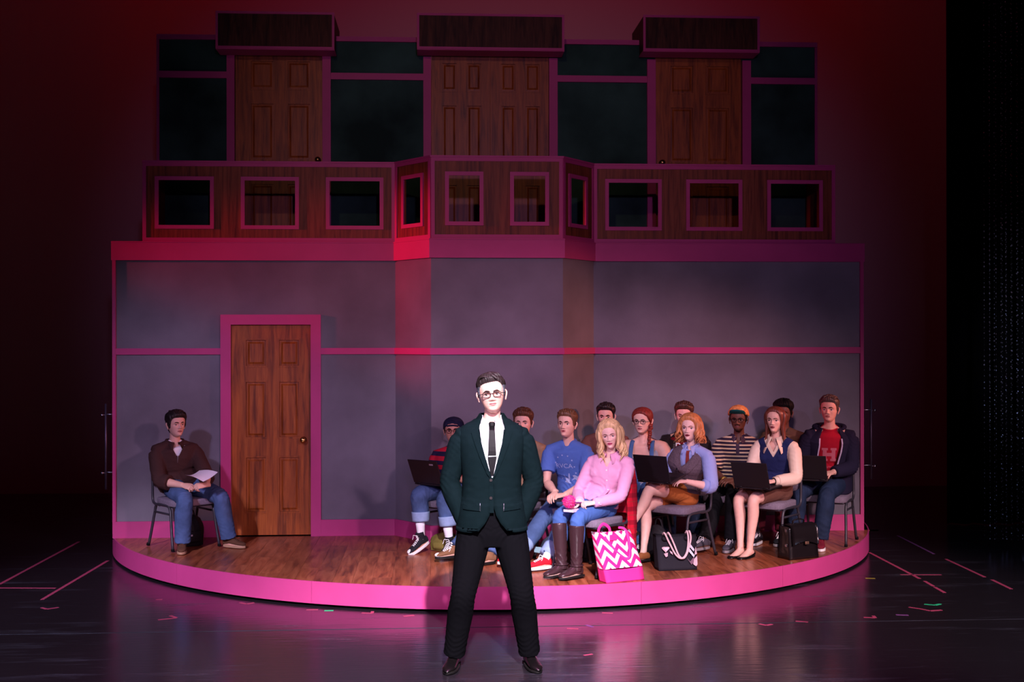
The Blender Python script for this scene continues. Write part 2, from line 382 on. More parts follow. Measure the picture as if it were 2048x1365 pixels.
# canopies over the upper doors
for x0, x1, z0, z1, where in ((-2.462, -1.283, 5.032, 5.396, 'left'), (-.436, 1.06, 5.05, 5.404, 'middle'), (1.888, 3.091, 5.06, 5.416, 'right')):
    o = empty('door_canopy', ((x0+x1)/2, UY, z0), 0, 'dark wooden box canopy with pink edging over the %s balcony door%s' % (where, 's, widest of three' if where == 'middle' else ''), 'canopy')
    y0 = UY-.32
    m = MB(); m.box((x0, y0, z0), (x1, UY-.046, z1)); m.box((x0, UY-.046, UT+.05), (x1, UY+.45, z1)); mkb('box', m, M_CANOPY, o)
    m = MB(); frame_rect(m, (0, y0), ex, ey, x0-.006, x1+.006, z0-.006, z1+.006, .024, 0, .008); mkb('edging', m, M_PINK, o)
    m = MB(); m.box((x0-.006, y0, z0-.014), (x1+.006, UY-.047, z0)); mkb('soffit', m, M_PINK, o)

# balcony parapet with framed openings
par = empty('balcony_parapet', (.31, 0, ZT), 0, 'brown wooden balcony front with ten pink framed openings above the pink band', 'balcony')
PX0, PX1 = -3.041, 3.671; Z0, Z1 = ZT+.001, 3.772
PP = [(PX0, 0), (O1, 0), (I1, -BP), (I2, -BP), (O2, 0), (PX1, 0)]
secs = [(0, 1, [(-2.924-PX0, -2.368-PX0), (-2.113-PX0, -1.563-PX0), (-1.306-PX0, -.756-PX0)]),
        (1, 2, [(.118, .468)]), (2, 3, [(.131, .488), (.736, 1.100)]), (3, 4, [(.100, .450)]),
        (4, 5, [(1.392-O2, 1.947-O2), (2.188-O2, 2.743-O2), (2.991-O2, 3.545-O2)])]
FWD = .036; W0, W1 = 3.139, 3.640
for a, b, ws in secs:
    pa, pb = np.array(PP[a]), np.array(PP[b]); d = nrm(pb-pa); n2 = np.array([d[1], -d[0]]); L = np.linalg.norm(pb-pa)
    m = MB(); panel(m, pa, pb, Z0, Z1, .022, [(u+FWD-.004, v-FWD+.004, W0+FWD-.004, W1-FWD+.004) for u, v in ws]); mkb('parapet_panel', m, M_PARA, par)
    for u, v in ws:
        m = MB(); frame_rect(m, pa, d, n2, u, v, W0, W1, FWD, 0, .014); mkb('opening_frame', m, M_PINK, par)
    m = MB(); frame_rect(m, pa, d, n2, .001, L-.001, Z0+.001, Z1, .034, .001, .010); mkb('edge_trim', m, M_PINK, par)
m = MB(); strip(m, PP, Z1+.0005, Z1+.018, -.026, .016); mkb('cap_rail', m, M_PINK, par)
for x in (PX0, PX1-.022):
    m = MB(); m.box((x, .023, Z0), (x+.022, .9, Z1)); mkb('end_panel', m, M_PARA, par)

# round platform
PC, PY, PR = .345, 1.215, 3.857
plat = empty('round_platform', (PC, PY, 0), 0, 'round stage platform with brown plank top and curved pink edge', 'platform')
th = np.linspace(0, 2*np.pi, 181)[:-1]
m = MB(); m.prism([(PC+(PR-.02)*math.cos(t), PY+(PR-.02)*math.sin(t)) for t in th], .03, HP-.014); mkb('deck', m, M_BLACK, plat)
m = MB(); m.prism([(PC+(PR-.06)*math.cos(t), PY+(PR-.06)*math.sin(t)) for t in th], .0, .03); mkb('kick_ring', m, M_BLACK, plat)
cuts = [-179, -158, -136, -114, -96.5, -75.2, -54, -32, -10]
for a, b in zip(cuts[:-1], cuts[1:]):
    m = MB(); tt = np.radians(np.linspace(a+.02, b-.02, 24)); arc = [(PC+(PR-.012)*math.cos(t), PY+(PR-.012)*math.sin(t)) for t in tt]
    strip(m, arc, .022, HP+.001, -.0, .012); mkb('fascia', m, M_PINK, plat)
PWID = .152; x = PC-PR+.02; nb = 0
rnd = random.Random(3)
def yfront(x): return PY-math.sqrt(max((PR-.014)**2-(x-PC)**2, 0))
while x < PC+PR-.02:
    xa, xb = x+.0006, min(x+PWID-.0006, PC+PR-.015); x += PWID
    yb = .012; y0 = min(yfront(xa), yfront(xb))
    if y0 > yb: continue
    ys = [yb]; y = yb-rnd.uniform(.3, 1.3)
    while y > y0+.15: ys.append(y); y -= 1.22
    ys.append(-9)
    for ya, yc in zip(ys[:-1], ys[1:]):
        xs = np.linspace(xa, xb, 6)
        fr = [(q, max(yfront(q), yc+.0012)) for q in xs]
        bk = ya-.0012
        fr = [(q, min(v, bk)) for q, v in fr]
        if all(bk-v < .004 for q, v in fr): continue
        poly = fr+[(xb, bk), (xa, bk)]
        poly = [p for i, p in enumerate(poly) if abs(p[0]-poly[i-1][0])+abs(p[1]-poly[i-1][1]) > 1e-5]
        if len(poly) < 3: continue
        m = MB(); m.prism(poly, HP-.014, HP-rnd.uniform(0, .0012)); mkb('plank', m, M_PLANK, plat)

# black masking legs and the glittering strand curtain at the right
def drape(name, x0, x1, y, z1, label, amp=.06, wl=.25):
    xs = np.linspace(x0, x1, int((x1-x0)/.03)+2); ph = random.random()*6
    pth = [(x, y+amp*math.sin(2*math.pi*x/wl+ph)+.02*math.sin(7*x)) for x in xs]
    m = MB(); strip(m, pth, .01, z1, 0, .012); return prop(mkb(name, m, M_DRAPE, smooth=True), label, 'curtain')
drape('stage_curtain', -9.0, -5.7, 1.6, 9.5, 'black pleated masking curtain at the far left edge of the stage')
drape('stage_curtain', 5.45, 9.5, 1.6, 9.5, 'black pleated masking curtain at the far right, behind the glittering strands')

# ------------------------------------------------------------------ people: tools
TS = bpy.data.scenes.new('workbench'); TVL = TS.view_layers[0]
def _obj(V, F, idx=None):
    me = bpy.data.meshes.new('w'); me.from_pydata(np.asarray(V).tolist(), [], [tuple(f) for f in F])
    if idx is not None:
        for _ in range(8): me.materials.append(None)
        me.polygons.foreach_set('material_index', np.asarray(idx, np.int32))
    o = bpy.data.objects.new('w', me); TS.collection.objects.link(o); return o
def _take(o):
    TVL.update(); ev = o.evaluated_get(TVL.depsgraph); me = ev.to_mesh()
    n = len(me.vertices); V = np.empty(n*3, np.float32); me.vertices.foreach_get('co', V)
    ls = np.empty(len(me.loops), np.int32); me.loops.foreach_get('vertex_index', ls)
    st = np.empty(len(me.polygons), np.int32); ct = np.empty(len(me.polygons), np.int32); mi = np.empty(len(me.polygons), np.int32)
    me.polygons.foreach_get('loop_start', st); me.polygons.foreach_get('loop_total', ct); me.polygons.foreach_get('material_index', mi)
    F = [ls[s:s+c].tolist() for s, c in zip(st, ct)]; ev.to_mesh_clear(); return V.reshape(-1, 3).astype(float), F, mi
def _drop(*os):
    for o in os: me = o.data; bpy.data.objects.remove(o); bpy.data.meshes.remove(me)
def remesh(mb, voxel, smooth=3, fac=.5):
    o = _obj(mb.V, mb.F); m = o.modifiers.new('r', 'REMESH'); m.mode = 'VOXEL'; m.voxel_size = voxel
    if smooth: s = o.modifiers.new('s', 'SMOOTH'); s.factor = fac; s.iterations = smooth
    V, F, I = _take(o); _drop(o); return V, F
def union(parts):
    """boolean union of closed meshes (V,F,I) into one continuous surface"""
    os = [_obj(V, F, I) for V, F, I in parts]; base = os[0]
    for k in os[1:]:
        m = base.modifiers.new('b', 'BOOLEAN'); m.operation = 'UNION'; m.object = k; m.solver = 'MANIFOLD'
    r = _take(base)
    tot = sum(len(p[1]) for p in parts)
    if len(r[1]) < .4*tot:
        for m in base.modifiers: m.solver = 'EXACT'
        r = _take(base)
    _drop(*os); return r
def vnormals(V, F):
    V = np.asarray(V); N = np.zeros_like(V); Q = np.array([f[:3] for f in F])
    fn = np.cross(V[Q[:, 1]]-V[Q[:, 0]], V[Q[:, 2]]-V[Q[:, 0]])
    L = max(len(f) for f in F); A = np.full((len(F), L), -1)
    for k in range(L):
        ok = np.array([len(f) > k for f in F]); A[ok, k] = [f[k] for f in F if len(f) > k]; np.add.at(N, A[ok, k], fn[ok])
    return N/(np.linalg.norm(N, axis=1)[:, None]+1e-12)
def folds(V, F, amp, seed, wl=.09, local=(), stretch=(1, 1, 1)):
    """cloth folds: warped ridges over the whole garment, deeper round the joints listed in local (centre, sigma, amp, axis, wavelength)"""
    V = np.asarray(V, float); N = vnormals(V, F); r = np.random.RandomState(seed); d = np.zeros(len(V)); S = np.array(stretch)
    P = V*S
    for k in range(5):
        a = r.normal(size=3); a /= np.linalg.norm(a); b = r.normal(size=3); b /= np.linalg.norm(b)
        w = np.sin(P@b*2*np.pi/(wl*2.3)+r.uniform(0, 6)); q = np.sin(P@a*2*np.pi/(wl*r.uniform(.7, 1.6))+1.9*w+r.uniform(0, 6))
        m = .5+.5*np.sin(P@r.normal(size=3)*9+r.uniform(0, 6)); d += (1-np.abs(q))**2*m*r.uniform(.4, 1)
    d = (d/5-.18)*amp*2
    for c, sg, am, ax, lw in local:
        c = np.array(c); ax = nrm(np.array(ax, float)); g = np.exp(-((V-c)**2).sum(1)/(2*sg*sg))
        u = (V-c)@ax; w1 = nrm(np.cross(ax, [.3, .5, .8])); w2 = nrm(np.cross(ax, w1)); warp = np.sin((V-c)@w1*31+seed)*1.5+np.sin((V-c)@w2*47+u*20+seed*2)*1.1
        d += am*g*((1-np.abs(np.sin(u*np.pi/lw+warp)))**1.5-.35)
    return V+N*d[:, None]

# ---- skeleton
def fdir(phi): return np.array([math.sin(R(phi)), -math.cos(R(phi)), 0.])
def ldir(phi): return np.array([math.cos(R(phi)), math.sin(R(phi)), 0.])
UPV = np.array([0, 0, 1.])
def ik(a, b, la, lb, pole):
    a, b = np.array(a, float), np.array(b, float); d = b-a; D = np.linalg.norm(d); u = d/D
    if D > (la+lb)*.997: D = (la+lb)*.997; b = a+u*D
    if D < abs(la-lb)+.02: D = abs(la-lb)+.02; b = a+u*D
    x = (la*la-lb*lb+D*D)/(2*D); h = math.sqrt(max(la*la-x*x, 0)); p = np.array(pole, float); p = nrm(p-u*(p@u))
    return a+u*x+p*h, b
class Rig: pass
def rig(s):
    r = Rig(); r.__dict__.update(s); S = r.s
    r.Fp, r.Lp, r.Ft, r.Lt = fdir(r.phi), ldir(r.phi), fdir(r.tphi), ldir(r.tphi)
    r.H = np.array([*r.hip[:2], r.hip[2] if len(r.hip) > 2 else HP+.455+.105*S])
    r.head = np.array(r.head); r.Fh = fdir(r.hyaw)
    r.N = np.array(r.neck) if 'neck' in s else r.head-UPV*.176*S*r.__dict__.get('nl', 1)-r.Fh*.022+(-r.Ft*.012)
    r.bow = r.__dict__.get('bow', -.025)
    sw = r.sw
    r.sh = {}; r.el = {}; r.wr = {}; r.hj = {}; r.kn = {}; r.an = {}
    for k in (-1, 1):
        r.sh[k] = r.N+r.Lt*k*sw-UPV*r.__dict__.get('shd', .074)*S+r.Ft*.012
        hp = r.hands[k]; pole = hp.get('pole', tuple(r.Lt*k*.75-UPV*.8-r.Ft*.55))
        r.el[k], r.wr[k] = ik(r.sh[k], hp['w'], .285*S, .255*S, pole)
        r.hj[k] = r.H+r.Lp*k*.088*S*r.hw
        fp = r.feet[k]; kp = fp.get('pole', tuple(r.Fp+UPV*.9+r.Lp*k*.12))
        ll = r.__dict__.get('ll', 1.); r.kn[k], r.an[k] = ik(r.hj[k], fp['a'], .425*S*ll, .415*S*ll, kp)
    return r
def spine(r, t):
    b = r.bow*math.sin(math.pi*min(max(t, 0), 1)); return r.H*(1-t)+r.N*t+r.Ft*b
MALE = [(-.20, .135, .105), (-.08, .165, .125), (.04, .168, .128), (.2, .158, .12), (.38, .152, .113), (.56, .165, .118), (.74, .178, .122), (.86, .172, .112), (.93, .14, .092), (.985, .085, .068), (1.02, .060, .058)]
FEM = [(-.20, .15, .115), (-.08, .18, .135), (.04, .172, .13), (.2, .148, .115), (.36, .128, .10), (.52, .138, .105), (.68, .15, .112), (.82, .148, .10), (.91, .125, .082), (.975, .07, .058), (1.02, .052, .05)]
def torso(r, infl=0., t0=-1, t1=2, gs=1., gd=1., n=26, table=None, add=None):
    T = table or (FEM if r.fem else MALE); rows = [q for q in T if t0-1e-6 <= q[0] <= t1+1e-6]
    ts = np.array([q[0] for q in T]); gw = np.array([q[1] for q in T]); gd_ = np.array([q[2] for q in T])
    tt = [t for t in np.linspace(max(t0, ts[0]), min(t1, ts[-1]), 22)]
    P = []; RR = []; sides = []
    for t in tt:
        q = np.interp(t, ts, gw)*r.s*r.g; e = np.interp(t, ts, gd_)*r.s*(.5+.5*r.g)
        up = .35 if t < .85 else .35*(1-(t-.85)/.17)
        if t > .85: q = np.interp(t, ts, gw)*r.s*(r.g*(1-(t-.85)/.17)+(t-.85)/.17 if r.g > 1 else r.g)
        i = infl if not callable(infl) else infl(t)
        P.append(spine(r, t)+r.Ft*(.012 if .5 < t < .9 else 0)); RR.append((q*gs+i, e*gd+i))
        w = min(max((t-.1)/.7, 0), 1); sides.append(nrm(r.Lp*(1-w)+r.Lt*w))
    V = []; F = []; th = np.linspace(0, 2*np.pi, n, endpoint=False); P = np.array(P); Tn = np.gradient(P, axis=0)
    for p, tn, sd, rr in zip(P, Tn, sides, RR):
        tn = nrm(tn); sd = nrm(sd-tn*(sd@tn)); fr = np.cross(sd, tn); fr = fr if fr@r.Ft > 0 else -fr
        c, s_ = np.cos(th), np.sin(th); c = np.sign(c)*np.abs(c)**.88; s_ = np.sign(s_)*np.abs(s_)**.88
        V += list(p+np.outer(c*rr[0], sd)+np.outer(s_*rr[1], fr))
    k = len(tt)
    for i in range(k-1):
        for j in range(n): a, b = i*n+j, i*n+(j+1) % n; F.append((a, b, b+n, a+n))
    F.append(tuple(range(n-1, -1, -1))); F.append(tuple((k-1)*n+j for j in range(n)))
    return V, F
def ball(c, rad, n=12, m=8, basis=None):
    c = np.array(c, float); rad = np.array([rad]*3 if np.isscalar(rad) else rad); V = []; F = []
    B = np.eye(3) if basis is None else np.array(basis)
    for i in range(1, m):
        a = math.pi*i/m
        for j in range(n):
            b = 2*math.pi*j/n; V.append(c+B.T@(rad*np.array([math.sin(a)*math.cos(b), math.sin(a)*math.sin(b), math.cos(a)])))
    V += [c+B.T@(rad*np.array([0, 0, 1.])), c-B.T@(rad*np.array([0, 0, 1.]))]; t, bt = len(V)-2, len(V)-1
    for j in range(n): F.append((t, j, (j+1) % n)); F.append((bt, (m-2)*n+(j+1) % n, (m-2)*n+j))
    for i in range(m-2):
        for j in range(n): a, b = i*n+j, i*n+(j+1) % n; F.append((a, a+n, b+n, b))
    return V, F
def bust(mb, r, infl=0.):
    for k in (-1, 1):
        c = spine(r, .66)+r.Lt*k*.068*r.s*r.g+r.Ft*(.070*r.s*(.5+.5*r.g)); mb.add(*ball(c, (.062*r.s*r.g+infl, .058*r.s+infl, .062*r.s+infl)))
def arm_line(r, k, a=0., b=1.):
    """points and radii from inside the shoulder to the wrist; a..b fraction kept (0 shoulder, .5 elbow, 1 wrist)"""
    S = r.s*r.__dict__.get('ag', 1.)*(.88 if r.fem else 1); s, e, w = r.sh[k], r.el[k], r.wr[k]
    tp = [(-.12, r.N*.45+s*.55-UPV*.02, .052), (0, s, .060), (.12, s*.76+e*.24, .056), (.3, s*.4+e*.6, .049), (.46, s*.07+e*.93, .042), (.54, e*.93+w*.07, .042), (.66, e*.68+w*.32, .043), (.85, e*.3+w*.7, .033), (1, w, .027)]
    return [q for q in tp if a-1e-6 <= q[0] <= b+1e-6], S
def sleeve(mb, r, k, end, infl, flare=0., n=14, start=False):
    L, S = arm_line(r, k); ts = [q[0] for q in L]; P = np.array([q[1] for q in L]); rd = np.array([q[2]*S for q in L])
    tt = np.linspace(-.12, end, 16)
    Q = np.array([[np.interp(t, ts, P[:, c]) for c in range(3)] for t in tt])
    rr = [np.interp(t, ts, rd)*(.86+.14*sstep(-.12, .1, t))+infl*sstep(-.2, .14, t)+flare*max(0, (t-.1))/max(end-.1, .01) for t in tt]
    mb.add(*tube(Q, rr, n, side=r.Ft, round_end=start))
def leg_line(r, k):
    S = r.s*r.__dict__.get('lg', 1.); h, kn, an = r.hj[k], r.kn[k], r.an[k]; d = nrm(kn-h)
    c = nrm(np.cross(np.cross(an-kn, r.Fp), an-kn)) if np.linalg.norm(np.cross(an-kn, r.Fp)) > .05 else r.Fp
    bk = -c*.018
    return [(-.1, h+UPV*.03-d*.04, .088*S), (0, h, .092*S), (.18, h*.64+kn*.36, .083*S), (.36, h*.28+kn*.72, .067*S), (.48, h*.03+kn*.97, .058*S), (.53, kn*.94+an*.06, .055*S), (.65, kn*.7+an*.3+bk, .056*S), (.8, kn*.4+an*.6+bk*.6, .044*S), (.93, kn*.1+an*.9, .034*S), (1, an, .036*S)]
def legs(mb, r, k, t0, t1, infl, n=16, sub=30, fat=1.):
    L = leg_line(r, k); ts = [q[0] for q in L]; P = np.array([q[1] for q in L]); rd = np.array([q[2] for q in L])
    tt = np.linspace(t0, t1, sub)
    # soften the knee
    Q = np.array([[np.mean([np.interp(np.clip(t+o, -.1, 1), ts, P[:, c]) for o in (-.03, 0, .03)]) for c in range(3)] for t in tt])
    Q[0] = [np.interp(tt[0], ts, P[:, c]) for c in range(3)]; Q[-1] = [np.interp(tt[-1], ts, P[:, c]) for c in range(3)]
    rr = [np.interp(t, ts, rd)*fat+(infl(t) if callable(infl) else infl) for t in tt]
    mb.add(*tube(Q, rr, n, side=r.Lp, round_end=False))

# ---- hands
CURL = {'rest': ((22, 28, 18), (26, 30, 18), (30, 32, 20), (34, 34, 20), 18), 'type': ((28, 38, 22), (26, 40, 22), (26, 40, 22), (30, 40, 22), 10),
        'grip': ((52, 62, 30), (56, 64, 30), (58, 66, 30), (60, 66, 30), 34), 'pinch': ((48, 40, 20), (54, 50, 26), (60, 60, 30), (64, 62, 30), 30)}
def hand(mb, w, X, Z, side, S, curl='rest'):
    X = nrm(np.array(X, float)); Z = np.array(Z, float); Z = nrm(Z-X*(Z@X)); Tm = np.cross(X, Z)*side
    P = lambda x, y, z: w+(X*x+Tm*y+Z*z)*S
    mb.add(*tube([P(-.03, 0, 0), P(.0, 0, 0), P(.03, .002, 0), P(.06, .001, 0), P(.088, 0, 0), P(.096, 0, -.002)], [(.026*S, .020*S), (.026*S, .018*S), (.034*S, .016*S), (.040*S, .0145*S), (.040*S, .0125*S), (.036*S, .009*S)], 14, side=Tm, round_end=False))
    cs = CURL[curl]; ln = (.068, .076, .071, .056); ys = (.029, .0095, -.0105, -.029); xs = (.088, .092, .089, .082)
    for q in range(4):
        a = 0.; p = np.array([xs[q]-.018, ys[q], -.001]); pts = [p.copy()]; p = np.array([xs[q], ys[q], 0]); pts.append(p.copy())
        spread = (.10, .03, -.03, -.11)[q]
        for seg, fr in zip(range(3), (.46, .30, .24)):
            a += R(cs[q][seg]); dv = np.array([math.cos(a), spread*math.cos(a), -math.sin(a)]); p = p+dv*ln[q]*fr; pts.append(p.copy())
        rr = [.0085, .0092, .0082, .0074, .0058]
        mb.add(*tube([P(*u) for u in pts], [v*S for v in rr], 8, side=Tm, sub=2))
    ta = cs[4]; a = R(38); z = -math.sin(R(ta)); pts = [(.012, .014, -.002), (.034, .034, -.006+.012*z), (.062, .050, -.008+.035*z), (.086, .055-.0006*ta, -.010+.055*z), (.106, .054-.0009*ta, -.012+.075*z)]
    mb.add(*tube([P(*u) for u in pts], [.012*S, .0125*S, .0105*S, .009*S, .0068*S], 8, side=Z, sub=2))

# ---- head
HZ = np.array([0, .006, .02, .035, .05, .065, .08, .095, .115, .135, .155, .175, .195, .212, .226, .2335, .2365])
HFR = np.array([.040, .062, .0815, .0815, .0825, .0835, .084, .084, .0835, .0895, .0915, .0885, .0795, .0640, .0420, .0200, .001])
HBK = np.array([.030, .036, .040, .044, .050, .058, .068, .078, .092, .100, .1025, .0995, .0905, .0735, .0490, .0240, .001])
HWD = np.array([.016, .027, .0390, .0490, .0565, .0620, .0670, .0710, .0755, .0785, .0805, .0803, .0750, .0635, .0440, .0215, .001])
def head_grid(p):
    nz, nt = 84, 88
    u = np.linspace(0, 1, nz); z = np.concatenate([np.linspace(0, .03, 10, endpoint=False), np.linspace(.03, .145, 50, endpoint=False), np.linspace(.145, .225, 16, endpoint=False), np.linspace(.225, .2363, 8)])
    q = np.arange(nt)/nt; th = 2*np.pi*q-.42*np.sin(2*np.pi*q)
    from_ = lambda A: np.interp(z, HZ, A)
    def sm(A):
        fine = np.interp(np.linspace(0, .2365, 400), HZ, A); kf = np.hanning(21); kf /= kf.sum(); pad = np.pad(fine, 10, mode='reflect', reflect_type='odd'); g = np.convolve(pad, kf, 'valid')
        return np.maximum(np.interp(z, np.linspace(0, .2365, 400), g), .0008)
    fr, bk, wd = sm(HFR), sm(HBK), sm(HWD)
    jaw = p.get('jaw', 1.); wd = wd*p.get('w', 1.)*np.where(z < .09, 1+(jaw-1)*np.clip((.09-z)/.06, 0, 1), 1)
    Z, TH = np.meshgrid(z, th, indexing='ij'); c, s = np.cos(TH), np.sin(TH)
    ex = np.interp(z, [0, .03, .09, .15, .24], [1.0, .95, .86, .92, 1.0])[:, None]
    sx = np.sign(s)*np.abs(s)**.95; cy = np.sign(c)*np.abs(c)**ex
    X = wd[:, None]*sx; Y = np.where(c > 0, -fr[:, None]*cy, -bk[:, None]*cy)
    # widest part sits behind the ears' line
    front = np.clip(c, 0, 1)**.5
    g = lambda x0, z0, sx_, sz_: np.exp(-((X-x0)**2/(2*sx_**2)+(Z-z0)**2/(2*sz_**2)))*front
    d = np.zeros_like(X); ns = p.get('nose', 1.)
    hb = np.interp(z, [.070, .0745, .080, .088, .100, .118, .130], [0, .004, .017, .0215, .0145, .006, .001])[:, None]*ns
    sg = np.interp(z, [.07, .085, .10, .13], [.0095, .0095, .0075, .0062])[:, None]
    d += hb*np.exp(-(X**2)/(2*sg**2))*front
    for k in (-1, 1):
        d += .0085*ns*g(k*.0140, .0805, .0055, .005)-.0095*g(k*.033, .117, .0145, .0085)-.003*g(k*.018, .118, .006, .008)+.0035*g(k*.027, .134, .017, .0055)
        d += .0040*g(k*.047, .094, .015, .012)-.0035*g(k*.043, .062, .012, .016)
    d += .0042*g(0, .0605, .016, .0042)*p.get('lips', 1.)+.0052*g(0, .0490, .0145, .0050)*p.get('lips', 1.)-.0034*g(0, .0555, .019, .0016)-.0028*g(0, .0385, .016, .005)+.0055*g(0, .018, .015, .010)
    d -= .0016*g(0, .068, .003, .005)
    if p.get('open'): d -= .006*g(0, .0545, .011, .0032)
    Y = Y-d
    return np.stack([X, Y, Z], -1), TH, Z
def grid_faces(nz, nt):
    F = []
    for i in range(nz-1):
        for j in range(nt): a, b = i*nt+j, i*nt+(j+1) % nt; F.append((a, a+nt, b+nt, b))
    F.append(tuple(range(nt))); F.append(tuple((nz-1)*nt+j for j in range(nt-1, -1, -1))); return F
def grid_normals(G):
    du = np.gradient(G, axis=0); dv = np.roll(G, -1, 1)-np.roll(G, 1, 1); n = np.cross(du, dv); n /= (np.linalg.norm(n, axis=2)[..., None]+1e-12)
    c = G.mean((0, 1)); sgn = np.sign(((G-c)*n).sum(2).mean()); n = n*sgn
    n[0] = (0, 0, -1); n[-1] = (0, 0, 1); return n
def sstep(a, b, x): t = np.clip((x-a)/(b-a), 0, 1); return t*t*(3-2*t)
GF = grid_faces(84, 88)
def ear(side, p):
    mb = MB(); c = np.array([side*.0775*p.get('w', 1.), .006, .108])
    pts = [c+np.array([side*.004, -.006, -.030]), c+np.array([side*.008, -.004, -.016]), c+np.array([side*.013, .004, .002]), c+np.array([side*.015, .008, .018]), c+np.array([side*.010, .004, .031])]
    mb.add(*tube(pts, [(.007, .0045), (.010, .005), (.013, .0055), (.0145, .006), (.009, .005)], 10, side=(0, 1, 0), sub=2)); 
    return mb
def head_matrix(r):
    a = R(r.hyaw); Rz = np.array([[math.cos(a), -math.sin(a), 0], [math.sin(a), math.cos(a), 0], [0, 0, 1]])
    b = -R(r.__dict__.get('pitch', 0)); Rx = np.array([[1, 0, 0], [0, math.cos(b), -math.sin(b)], [0, math.sin(b), math.cos(b)]])
    c = R(r.__dict__.get('tilt', 0)); Ry = np.array([[math.cos(c), 0, math.sin(c)], [0, 1, 0], [-math.sin(c), 0, math.cos(c)]])
    return Rz@Ry@Rx*r.hs

SKINS = {}
def skin(name, rgb):
    if name not in SKINS:
        m = M('skin_'+name, rgb, .5, .35, var=.06, vscale=25, bump=.05, bscale=300)
        m.node_tree.nodes['Principled BSDF'].inputs['Subsurface Weight'].default_value = .06
        m.node_tree.nodes['Principled BSDF'].inputs['Subsurface Radius'].default_value = (.012, .005, .003)
        SKINS[name] = m
    return SKINS[name]
M_SCLERA = M('eye_white', (225, 220, 218), .25, .5); M_PUPIL = M('pupil', (10, 8, 8), .15, .6)
M_IRIS = {'brown': M('iris_brown', (70, 44, 28), .2, .5), 'blue': M('iris_blue', (84, 110, 140), .2, .5), 'dark': M('iris_dark', (36, 24, 18), .2, .5)}
M_LASH = M('lash', (18, 12, 12), .6, .2); M_BROW = M('brow', (52, 34, 28), .8, .1)
M_MOUTH = M('mouth_inside', (46, 14, 16), .6, .3)
LIPS = {}
def lipmat(rgb):
    if rgb not in LIPS: LIPS[rgb] = M('lips', rgb, .4, .4)
    return LIPS[rgb]

